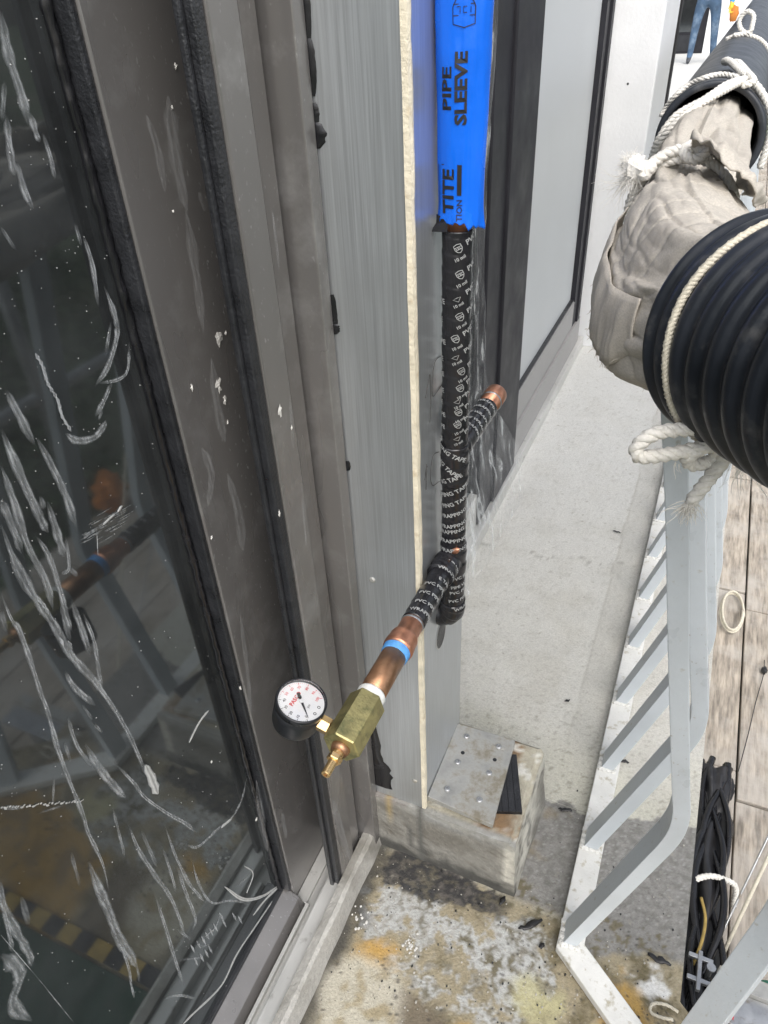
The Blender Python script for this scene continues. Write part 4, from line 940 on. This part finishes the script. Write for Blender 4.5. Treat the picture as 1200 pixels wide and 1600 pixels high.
# folded-over flap with its own hem
V, F = [], []
for j in range(25):
    for i in range(41):
        u, v = i/40, j/24; an = .0+1.25*u; q = .058+.020*math.sin(v*2.0)+.007*nz(u*4, v*3, 1, 1.5)+.004*nz(u*12, v*2, 4, 1.2)
        V.append((FC.x+q*math.sin(an), .858-.10*v*(.35+.65*math.sin(u*2.7))+.016*nz(u*3, v*2, 3, 1.4), FC.z-.006+q*math.cos(an)))
for j in range(24):
    for i in range(40): F.append((j*41+i, j*41+i+1, (j+1)*41+i+1, (j+1)*41+i))
fl = build('cloth_flap', V, F, CLOTH, wrap, smooth=True); md = fl.modifiers.new('s', 'SOLIDIFY'); md.thickness = .0016
th = []
for i, s in enumerate((-.09, -.08, -.07, -.06, -.05, -.035, -.02, -.005)):
    th.append(fray(Vector((-.03+.007*i, .655-.006*i, .972-.001*i)), (-.2, -.1, -1), 9, .020, .0005, 1.0, i))
build('loose_threads', *join(*th), CLOTH, wrap, kind='stuff')
def ring_pts(c, d, R, a0, a1, n, wob=0):
    d = Vector(d).normalized(); up = Vector((0, 0, 1)); s = d.cross(up).normalized(); out = []
    for i in range(n+1):
        a = a0+(a1-a0)*i/n; out.append(Vector(c)+(up*math.cos(a)+s*math.sin(a))*R+d*wob*math.sin(i*1.3))
    return out
r1 = empty('rope_tie', (FC.x, TY, FC.z), 'white rope knotted round the beige canvas with a frayed end', 'rope')
c1 = Vector((FC.x, TY, FC.z-.006))
g1 = ropeg(ring_pts(c1, FY, .0515, 0, 2*pi, 22, .002), .0046, 330, 4)
g2 = ropeg(ring_pts(c1+Vector((0, -.010, 0)), FY, .053, 0, 2*pi, 22, .002), .0046, 330, 4)
kn = c1+Vector((.006, -.012, .056))
g3 = ropeg([kn+Vector(v) for v in ((.012, 0, -.004), (.006, .01, .006), (-.008, .006, .009), (-.012, -.006, .003), (0, -.01, -.002), (.01, -.002, .006), (-.006, .004, .003))], .0052, 320, 5)
g4 = ropeg([kn+Vector(v) for v in ((-.004, 0, .003), (-.022, .002, .004), (-.040, -.006, -.006), (-.050, -.012, -.014))], .0055, 280, 6)
build('knot', *join(g3, g4), ROPE, r1, smooth=True); build('rope_loop', *join(g1, g2), ROPE, r1, smooth=True)
fe = kn+Vector((-.049, -.011, -.013))
tuft = smoothpath([fe+Vector((.012, .004, .004)), fe, fe+Vector((-.010, .0, .004)), fe+Vector((-.018, .004, .008))], 5)
build('frayed_end', *join(tubeg(tuft, [.006+.006*math.sin(pi*k/(len(tuft)-1)) for k in range(len(tuft))], 14, True, lambda i, an, r: r*(1+.35*nz(math.cos(an)*3, math.sin(an)*3, i*.5, 1.5))),
      fray(fe+Vector((-.008, 0, .003)), (-.7, .1, .5), 420, .018, .00035, .55, 5), fray(fe, (-1, -.3, -.75), 150, .030, .0003, .22, 6), fray(fe+Vector((-.01, 0, -.008)), (-1, -.2, -.8), 40, .040, .0003, .25, 7)), ROPE, r1, kind='stuff')
r2 = empty('rope_lashing', (FC.x, FC.y-.05, FC.z), 'white rope lashed round the mouth of the distant hose', 'rope')
fx, fz, fy = FC.x, FC.z, FC.y
g1 = ropeg(ring_pts(FC+Vector((0, .035, 0)), FY, .0785, -1.25, 1.0, 20, .004), .0036, 340, 4)
g2 = ropeg([(fx-.070, fy-.06, fz-.02), (fx-.062, fy-.08, fz+.012), (fx-.045, fy-.07, fz+.040), (fx-.015, fy-.05, fz+.056), (fx+.012, fy-.02, fz+.072), (fx+.036, fy+.01, fz+.074), (fx+.055, fy+.02, fz+.060), (fx+.074, fy+.02, fz+.034), (fx+.081, fy+.02, fz+.0), (fx+.078, fy+.02, fz-.04)], .0050, 300, 6)
g3 = ropeg([(fx-.066, fy-.09, fz-.01), (fx-.050, fy-.11, fz+.026), (fx-.02, fy-.09, fz+.053), (fx+.012, fy-.04, fz+.068), (fx+.032, fy+.0, fz+.075)], .0046, 300, 6)
g4 = ropeg([(fx+.034, fy+.02, fz+.077), (fx+.020, fy+.05, fz+.084), (fx+.004, fy+.10, fz+.090), (fx-.004, fy+.14, fz+.086), (fx+.006, fy+.155, fz+.083), (fx+.018, fy+.11, fz+.086), (fx+.034, fy+.03, fz+.080), (fx+.044, fy-.01, fz+.074), (fx+.030, fy-.015, fz+.070)], .0048, 320, 6)
build('rope_loop', *join(g1, g2, g3), ROPE, r2, smooth=True); build('knot', *g4, ROPE, r2, smooth=True)
r3 = empty('rope_bow', (fx, 2.15, fz), 'white rope with small upright bow on the distant hose, at top right', 'rope')
c3 = ony((1166, 52), 2.15); c3 = Vector((fx, 2.15, fz))
g1 = ropeg(ring_pts(c3, FY, .078, -.45, 3.0, 18, .004), .0048, 300, 4)
g2 = ropeg([c3+Vector(v) for v in ((.012, 0, .079), (-.006, .01, .088), (-.014, .02, .106), (-.002, .02, .122), (.014, .015, .114), (.016, .0, .096), (.012, -.004, .082), (-.02, -.01, .078))], .0052, 300, 6)
build('rope_loop', *g1, ROPE, r3, smooth=True); build('bow', *g2, ROPE, r3, smooth=True)
r4 = empty('rope_knot', HC+HN*.03+Vector((-.02, -.02, -.13)), 'knotted white rope with frayed tails hanging under the nearest hose', 'rope')
k4 = ony((1085, 697), .48)
kx, ky = Vector((.916, .401, 0)), Vector((-.401, .916, 0))
def kp(dx, dy, dz): return k4+kx*dx+ky*dy+Vector((0, 0, dz*1.2))
g1 = ropeg([kp(.03, .0, .016), kp(.0, .0, .012), kp(-.028, 0, .010), kp(-.040, 0, .001), kp(-.036, 0, -.006), kp(-.01, 0, -.004), kp(.014, 0, .0), kp(.018, .004, -.012), kp(.004, .006, -.016), kp(-.002, .0, -.006), kp(.012, -.006, .004), kp(.022, -.004, -.004), kp(.017, 0, -.022), kp(.007, .0, -.040)], .0052, 300, 6)
build('knot', *g1, ROPE, r4, smooth=True)
dn = Vector((0, 0, -1))
build('frayed_end', *join(fray(kp(.008, 0, -.038), dn-kx*.15, 110, .020, .0004, .22, 11), fray(kp(.004, 0, -.042), dn*.6-kx*.8, 8, .022, .0005, .4, 12), fray(kp(-.01, 0, -.012), dn*.9-kx*.3, 3, .018, .0004, .8, 15)), ROPE, r4, kind='stuff')
build('frayed_threads', *join(fray(kp(.044, .02, -.004), dn+kx*.12, 60, .046, .0003, .16, 13), fray(kp(.046, .02, -.02), dn+kx*.5, 14, .042, .0003, .2, 14)), TEFLON_W, r4, kind='stuff')

# ================================================================== SCAFFOLD OUTSIDE
deck = empty('scaffold_deck', (.6, 3, -.36), 'weathered plywood scaffold boards below the balcony edge', 'scaffold')
DZ = -.30
rp = random.Random(5); x = .195
for w, y0 in ((.107, 1.27), (.12, 1.19), (.11, 1.55), (.2, 1.0), (.2, 1.3), (.12, .9)):
    y = y0-.68*4
    while y < 9:
        L = .68; dz = rp.uniform(-.005, .005); t = rp.uniform(-.006, .006); cutx = rp.uniform(-.002, .002)
        V, F = boxg(x, x+w-.005, y, y+L-.006, DZ-.02+dz, DZ+dz)
        build('plank', [(a+cutx*(b-y), b, c+(b-y)*t) for a, b, c in V], F, PLANK, deck, bevel=.0015, seg=1); y += L
    x += w
box('seam_shade_sheet', (.196, 1.06, -2.4, 9, DZ-.040, DZ-.033), ROOMD, deck, 0)  # dark sheet added below the planks so the gaps read as shaded
for yb in (-.9, .6, 2.0, 3.4, 4.8, 6.2): box('bearer', (.20, 1.08, yb, yb+.06, DZ-.09, DZ-.0405), STEEL, deck, .002)
# scaffold guard posts seen only as reflections
sc = empty('scaffold_guard', (1.1, 2, -.4), 'steel scaffold guard rail mirrored in the dark window', 'scaffold rail')
for yb in (-.5, 1.55, 3.6): build('post', *tubeg([(1.1, yb, -.6), (1.1, yb, 1.2)], .024, 14), STEEL, sc, smooth=True)
for zb in (.2, .7): build('rail_tube', *tubeg([(1.1, -1.5, zb), (1.1, 6, zb)], .022, 14), STEEL, sc, smooth=True)
# black bundle lying between slab and boards
P = [(.232, .62, DZ+.03), (.236, .8, DZ+.035), (.240, 1.0, DZ+.04), (.244, 1.12, DZ+.045), (.238, 1.2, DZ+.05)]
V, F = tubeg(smoothpath(P, 22), .036, 44, True, lambda i, an, r: r*(1+.45*nz(math.cos(an)*1.3, math.sin(an)*1.3, i*.05, 1.6)+.32*nz(math.cos(an)*4, math.sin(an)*4, i*.045, 1.3)+.16*math.sin(an*6+i*.05)+.1*nz(math.cos(an)*6, math.sin(an)*6, i*.2, 1.3)))
build('black_bundle', V, F, DARKCLOTH, smooth=True, label='rolled black sheeting lying on the boards against the slab edge', category='sheeting')
rb = random.Random(21); tang = []
for k in range(6):
    ph = rb.uniform(0, 6); tang.append(tubeg(smoothpath([(.236+.028*math.sin(ph+q*.9)+.003*k, .62+q*.075, DZ+.072+.012*math.sin(ph*2+q*1.3)) for q in range(9)], 5), rb.uniform(.005, .009), 8))
build('black_cables', *join(*tang), SEAL, smooth=True, label='tangle of thin black cables lying on top of the black sheeting roll', category='cables', kind='stuff')
build('yellow_strap', *tubeg(smoothpath([(.226, .74, DZ+.078), (.236, .78, DZ+.092), (.24, .83, DZ+.09), (.23, .87, DZ+.088)], 6), .003, 8), YELLOW, smooth=True, label='short dull yellow strap on the black sheeting roll', category='strap')
build('white_rope', *ropeg([(.185, .885, DZ+.05), (.21, .90, DZ+.082), (.24, .92, DZ+.088), (.27, .93, DZ+.08), (.296, .935, DZ+.06), (.303, .92, DZ+.015)], .0058, 260, 6), ROPE, smooth=True, label='short white rope crossing the black sheeting roll', category='rope')
cpts = [(.262+.034*math.cos(a*1.0)*(1-.1*a/6), 1.83+.09*math.sin(a), DZ+.007+.0015*a) for a in [k*.35 for k in range(37)]]
build('cord_coil', *tubeg(smoothpath(cpts, 3), .0034, 8), ROPE_C, smooth=True, label='loose coil of pale cord on the scaffold boards', category='cord')
build('dark_string', *join(tubeg(smoothpath([(.352, 1.66, DZ+.012), (.35, 1.60, DZ+.012), (.334, 1.5, DZ+.012), (.318, 1.38, DZ+.012), (.30, 1.26, DZ+.012)], 8), .0012, 5), blob((.352, 1.62, DZ+.013), .008, .014, .008, 2)), DIRTY, label='thin dark string lying along the boards', category='string')
for i, (a, b, r, m, l) in enumerate([((1200, 1308), (1108, 1500), .0022, STEEL, 'thin steel cable stretched above the boards, darker of two'), ((1200, 1340), (1130, 1490), .0035, ROPE_C, 'pale thicker cable stretched beside the thin steel one')]):
    A = onz(a, -.12+i*.03); B = onz(b, -.26); D = (B-A).normalized(); build('cable', *tubeg([A-D*.5, A, B, B+D*.02], r, 8), m, label=l, category='cable', smooth=True)
# clamp and bracket below the near bar
cl = empty('steel_clamp', (.262, .80, DZ), 'small rusty steel clamp at the end of the black sheeting roll', 'clamp')
q = onz((1085, 1515), -.2); qx, qy, qz = q
box('clamp_bar', (qx-.012, qx+.03, qy+.02, qy+.028, qz-.004, qz+.004), STEEL, cl); box('clamp_bar', (qx-.012, qx+.03, qy-.02, qy-.012, qz-.004, qz+.004), STEEL, cl)
box('clamp_jaw', (qx+.004, qx+.011, qy-.035, qy+.035, qz-.003, qz+.007), STEEL, cl); build('clamp_bolt', *latheg((qx+.026, qy+.01, qz-.1), (0, 0, 1), [(0, .005), (.106, .005), (.107, .008), (.112, .008)], 10), STEEL, cl)
br = empty('steel_bracket', (.32, .6, -.22), 'grey steel channel bracket with red scrawl at bottom right', 'bracket')
q = onz((1150, 1572), -.12)
box('bracket_web', (q.x-.03, q.x+.16, q.y-.03, q.y+.022, q.z-.006, q.z), STEEL, br, .001); box('bracket_flange', (q.x-.03, q.x+.16, q.y+.0222, q.y+.05, q.z-.012, q.z+.012), ALU2, br, .001)
box('bracket_foot', (q.x+.05, q.x+.09, q.y-.02, q.y+.02, DZ-.02, q.z-.0062), STEEL, br, .001)
t2 = []
for pts in ([(0, 0), (.012, .002)], [(.001, .006), (.011, .007)], [(.002, .012), (.012, .013)], [(.0, 0), (.003, .013)], [(.018, .013), (.021, .006), (.026, .013)], [(.021, .006), (.02, -.002)]):
    V2, F2 = stroke2d(pts, .0018); t2.append(([(q.x-.024+u, q.y-.02+v*1.6, q.z+.0004) for u, v in V2], F2))
build('red_scrawl', *join(*t2), PRINT_R, br)
gp = onz((1192, 1545), -.2); build('green_tub', *latheg((gp.x+.01, gp.y, gp.z-.12), (0, 0, 1), [(0, .022), (.11, .022), (.118, .019), (.12, .01)], 24), GREENP, smooth=True, label='green plastic tub at the lower right edge', category='tub')
# things on the balcony and deck mirrored in the window
V, F = [], []
hz = empty('hazard_tape', (-.2, .28, .002), 'black and yellow striped tape mirrored low in the window', 'tape')
for i in range(14):
    x0 = FX+.01+i*.034; box('stripe', (x0, x0+.0335, .268, .296, .0005, .003), YELLOW if i % 2 else RUBBER, hz, 0)
box('green_mat', (FX+.005, .16, -.5, .262, .0006, .005), GREENM, None, .001, label='dark green mat lying next to the striped tape', category='mat')
build('orange_rag', *blob((1.0, 1.62, -.22), .055, .07, .075, 4, 20, 14, .7), ORANGE, smooth=True, label='orange rag on the boards, mirrored in the dark window', category='rag')

# ================================================================== SCRAPS ON THE FLOOR
def scrap(p, L, w, ang, seed, label, mat=DIRTY, h=.006):
    c = onz(p, .002); pts = [Vector((c.x+L*(f-.5)*math.cos(ang), c.y+L*(f-.5)*math.sin(ang)+.006*nz(f*3, seed, 0, 1.3), .003+h*.4)) for f in [k/8 for k in range(9)]]
    V, F = tubeg(pts, [w*.5*(.35+.8*math.sin(pi*min(1, max(.05, k/8))))*(.8+.5*nz(k, seed, 2, .8)) for k in range(9)], 9, True, lambda i, an, r: r*(1 if abs(math.cos(an)) < .3 else 1)*(1+.3*nz(i, math.cos(an), math.sin(an), 1.7)))
    V = [(v[0], v[1], .0005+max(0, (v[2]-.0005))*.55) for v in V]
    build('tape_scrap', V, F, mat, smooth=True, label=label, category='scrap', group='black tape scraps on the floor')
scrap((828, 1446), .045, .011, .75, 1, 'longest black tape scrap on the stained floor left of the bottom rail')
scrap((785, 1408), .018, .010, 1.3, 2, 'small upright black scrap below the plinth corner')
scrap((1030, 1500), .036, .013, -.1, 3, 'flat black scrap on the slab outside the rail')
scrap((883, 1266), .026, .009, .3, 4, 'black scrap touching the inner edge of the bottom rail')
scrap((847, 1476), .008, .008, .3, 5, 'tiny black crumb between long scrap and bottom rail', h=.004)
scrap((964, 831), .024, .006, .0, 6, 'small dark bit on the white floor far from the plinth', h=.003)
scrap((975, 1190), .02, .008, .2, 7, 'dark bit under the third bar of the railing', h=.004)
scrap((886, 1095), .012, .006, .6, 8, 'tiny dark bit on pale floor right of the plate', h=.003)
def crumbs(p, n, sp, label, seed, mat=PLASTER):
    c = onz(p, 0); rr = random.Random(seed); parts = []
    for i in range(n):
        s = rr.uniform(.0007, .0026); parts.append(blob((c.x+rr.gauss(0, sp), c.y+rr.gauss(0, sp), s*.3), s, s*1.2, s*.7, i+seed, 6, 4, .5))
    build('plaster_crumbs', *join(*parts), mat, label=label, category='crumbs', kind='stuff')
crumbs((642, 1478), 26, .009, 'white plaster crumbs on the stained floor', 1); crumbs((563, 1432), 18, .012, 'plaster crumbs along the curb', 2)
for nm, mt, n_, lb, sd in (('dark_grit', DIRTY, 260, 'dark grit scattered over the stained floor', 5), ('pale_grit', PALEGRIT, 260, 'pale grit scattered over the stained floor', 6)):
    rr = random.Random(sd); parts = []
    for i in range(n_):
        x = rr.uniform(FX+.005, .17); y = .36+abs(rr.gauss(0, .22)); sz = rr.uniform(.0006, .0019)
        if PX0 < x < PX1+.02 and PY0-.004 < y < PY1+.05: continue
        if abs(x-CR.x) < .03 and y > .56: continue
        parts.append(blob((x, y, sz*.2), sz, sz*rr.uniform(.7, 1.6), sz*.7, i, 5, 3, .5))
    build(nm, *join(*parts), mt, kind='stuff', label=lb, category='grit')
c = onz((1025, 1580), 0)
build('white_rope_end', *ropeg([(c.x+.03, c.y+.01, .004), (c.x+.012, c.y+.012, .006), (c.x-.006, c.y+.006, .006), (c.x-.008, c.y-.006, .005), (c.x+.006, c.y-.008, .006), (c.x+.024, c.y-.004, .005)], .0022, 300, 6), ROPE_C, smooth=True, label='small looped rope end on the slab by the near bar', category='rope')

# ================================================================== PERSON AT THE FAR END
JEANS = M('blue_denim', (.065, .115, .19), .85, 0, .3, 9, bump=.3, bscale=60, dirt=(.22, .30, .40), dscale=5, dlo=.5, dhi=.7)
SHIRT = M('blue_shirt', (.05, .26, .66), .8, 0, .15, 8)
SKIN = M('skin', (.42, .24, .16), .55, 0, .1, 20); HAIR = M('dark_hair', (.02, .017, .014), .6, 0, .2, 40)
BOOT = M('work_boot', (.05, .055, .065), .6, 0, .2, 20); GLOVE = M('yellow_glove', (.70, .52, .05), .7, 0, .15, 20)
per = empty('person', (-.93, 15.6, 0), 'person in blue jeans and blue shirt standing far along the balcony', 'person')
def skin_body(name, nodes, edges, mats, pick, sub=2):
    me = bpy.data.meshes.new(name); b0 = rootloc(per)
    me.from_pydata([Vector(v[:3]) for v in nodes], edges, []); o = bpy.data.objects.new(name, me); COL.objects.link(o)
    sk = o.modifiers.new('k', 'SKIN'); sk.use_smooth_shade = True
    for i, v in enumerate(nodes): me.skin_vertices[0].data[i].radius = (v[3], v[4] if len(v) > 4 else v[3])
    me.skin_vertices[0].data[0].use_root = True
    sb = o.modifiers.new('u', 'SUBSURF'); sb.levels = sub; sb.render_levels = sub
    dg = bpy.context.evaluated_depsgraph_get(); m2 = bpy.data.meshes.new_from_object(o.evaluated_get(dg)); bpy.data.objects.remove(o)
    m2.materials.clear()
    for m in mats: m2.materials.append(m)
    for p in m2.polygons: p.material_index = pick(p.center); p.use_smooth = True
    ob = bpy.data.objects.new(name, m2); COL.objects.link(ob); ob.parent = per; return ob
nodes = [(0, 0, .96, .15, .105), (0, -.01, 1.15, .145, .10), (0, 0, 1.34, .165, .105), (0, .01, 1.46, .07, .06), (0, .0, 1.55, .052, .055), (0, -.01, 1.66, .080, .095), (0, -.01, 1.75, .06, .075),
 (-.115, 0, .87, .092, .098), (-.15, .0, .50, .062, .068), (-.165, .03, .12, .046, .05), (-.17, -.10, .035, .042, .035), (-.17, -.16, .03, .03, .025),
 (.115, 0, .87, .092, .098), (.16, .02, .50, .062, .068), (.20, .05, .12, .046, .05), (.21, -.08, .035, .042, .035), (.21, -.14, .03, .03, .025),
 (-.20, .01, 1.40, .06, .06), (-.27, -.03, 1.12, .044, .046), (-.22, -.22, .98, .034, .034),
 (.20, .01, 1.40, .062, .062), (.32, .02, 1.12, .052, .052), (.36, -.1, .90, .046, .046), (.365, -.13, .84, .036, .036)]
edges = [(0, 1), (1, 2), (2, 3), (3, 4), (4, 5), (5, 6), (0, 7), (7, 8), (8, 9), (9, 10), (10, 11), (0, 12), (12, 13), (13, 14), (14, 15), (15, 16), (2, 17), (17, 18), (18, 19), (2, 20), (20, 21), (21, 22), (22, 23)]
# hands: palm chain, four fingers and a thumb each
for wi, (wx, wy, wz), dv in ((19, (-.22, -.22, .98), Vector((.35, -.9, -.2)).normalized()), (23, (.365, -.13, .84), Vector((.05, -.35, -.93)).normalized())):
    sd = Vector((1, 0, 0)); sd = (sd-dv*sd.dot(dv)).normalized(); pm = Vector((wx, wy, wz))+dv*.05; nodes.append((*pm, .032, .020)); pi_ = len(nodes)-1; edges.append((wi, pi_))
    nrm = dv.cross(sd)
    for k in range(4):
        a = pm+dv*.035+sd*(k-1.5)*.019; b = a+dv*(.035+.008*math.sin(k+.6))+nrm*.008; c_ = b+dv*.025+nrm*.018
        i0 = len(nodes); nodes += [(*a, .010), (*b, .0088), (*c_, .008)]; edges += [(pi_, i0), (i0, i0+1), (i0+1, i0+2)]
    a = pm+sd*-.034+dv*.0; b = a+sd*-.014+dv*.03; i0 = len(nodes); nodes += [(*a, .011), (*b, .009)]; edges += [(pi_, i0), (i0, i0+1)]
def pick(c):
    if c.z < .09: return 3
    if c.z < .99 and abs(c.x) < .30 and c.y > -.17: return 0
    if c.z > 1.66 and c.y > -.05 or c.z > 1.74: return 4
    if c.z > 1.49: return 2
    if c.x > .28 and c.z < .86: return 5
    if c.x < -.15 and c.y < -.19: return 2
    return 1
skin_body('body', nodes, edges, [JEANS, SHIRT, SKIN, BOOT, HAIR, GLOVE], pick)
hd = Vector((-.93, 15.6, 0))
for s in (-1, 1):
    build('ear', *blob(hd+Vector((s*.083, -.005, 1.655)), .012, .022, .032, s+3, 8, 6, .1), SKIN, per, smooth=True)
    build('eye', *blob(hd+Vector((s*.032, -.098, 1.675)), .012, .008, .008, s+5, 8, 6, 0), DIAL, per, smooth=True)
build('nose', *blob(hd+Vector((0, -.108, 1.64)), .014, .02, .026, 4, 8, 6, .1), SKIN, per, smooth=True)
build('mouth', *blob(hd+Vector((0, -.098, 1.598)), .026, .007, .007, 5, 8, 6, .1), PRINT_R, per, smooth=True)
build('bag', *blob((-.51, 15.45, .70), .07, .05, .12, 6, 12, 8, .35), ORANGE, None, smooth=True, label='orange bag held by the person far along the balcony', category='bag')

# ================================================================== TREES DOWN BELOW (seen in the window)
LEAF = M('tree_leaves', (.05, .085, .03), .6, 0, .45, 1.2); BARK = M('bark', (.10, .08, .06), .9, 0, .3, 5, bump=.6, bscale=30)
def crown(seed):
    rr = random.Random(seed); V, F = [], []; cs_ = []
    for i in range(26):
        a = rr.uniform(0, 6.28); q = math.sqrt(rr.random())*2.6; z = 5.2+rr.uniform(-1.6, 2.4); cs_.append((q*math.cos(a), q*math.sin(a), z-.12*q*q, rr.uniform(.7, 1.25)))
    for cx, cy, cz, cr in cs_:
        for k in range(150):
            d = Vector((rr.gauss(0, 1), rr.gauss(0, 1), rr.gauss(0, .8))).normalized()*cr*rr.uniform(.55, 1.05); s = rr.uniform(.07, .15)
            t = Vector((rr.gauss(0, 1), rr.gauss(0, 1), rr.gauss(0, 1))).normalized(); b = t.cross(d).normalized(); p = Vector((cx, cy, cz))+d; n = len(V)
            V += [p-t*s, p-b*s*.5, p+t*s, p+b*s*.5]; F.append((n, n+1, n+2, n+3))
    return V, F, cs_
protos = []
for k in range(3):
    V, F, cs_ = crown(k+1)
    tr_ = empty('tree', (0, 0, -14), '', 'tree', 'trees below the balcony')
    off = Vector((0, 0, -14)); build('crown', [v+off for v in V], F, LEAF, tr_, kind='stuff')
    parts = [tubeg([(0, 0, -14), (.05, .03, -12), (.0, .1, -9.6), (.1, 0, -7.8)], [.24, .19, .14, .06], 9)]
    for c in cs_[:7]: parts.append(tubeg([(0, .03, -11.2), (c[0]*.5, c[1]*.5, -14+c[2]*.8), (c[0], c[1], -14+c[2])], [.09, .05, .02], 6))
    build('trunk', *join(*parts), BARK, tr_, smooth=True); protos.append(tr_)
spots = [(9, 4), (13, 9), (10, 14), (16, 3), (18, 13), (14, 19), (22, 8), (24, 18), (20, 26), (30, 12), (32, 24), (28, 34), (42, 20), (45, 36), (60, 30)]
for i, (x, y) in enumerate(spots):
    s = 1+.25*math.sin(i*2.1)+(.5 if x > 26 else 0)
    if i < 3: t = protos[i]; ch = []
    else:
        p = protos[i % 3]; t = p.copy(); COL.objects.link(t)
        for q in p.children: cc = q.copy(); COL.objects.link(cc); cc.parent = t
    t.location = (x, y, -14); t.scale = (s*1.15, s*1.15, s); t.rotation_euler = (0, 0, i*1.3)
    t['label'] = 'dark green tree below the balcony, mirrored in the window'
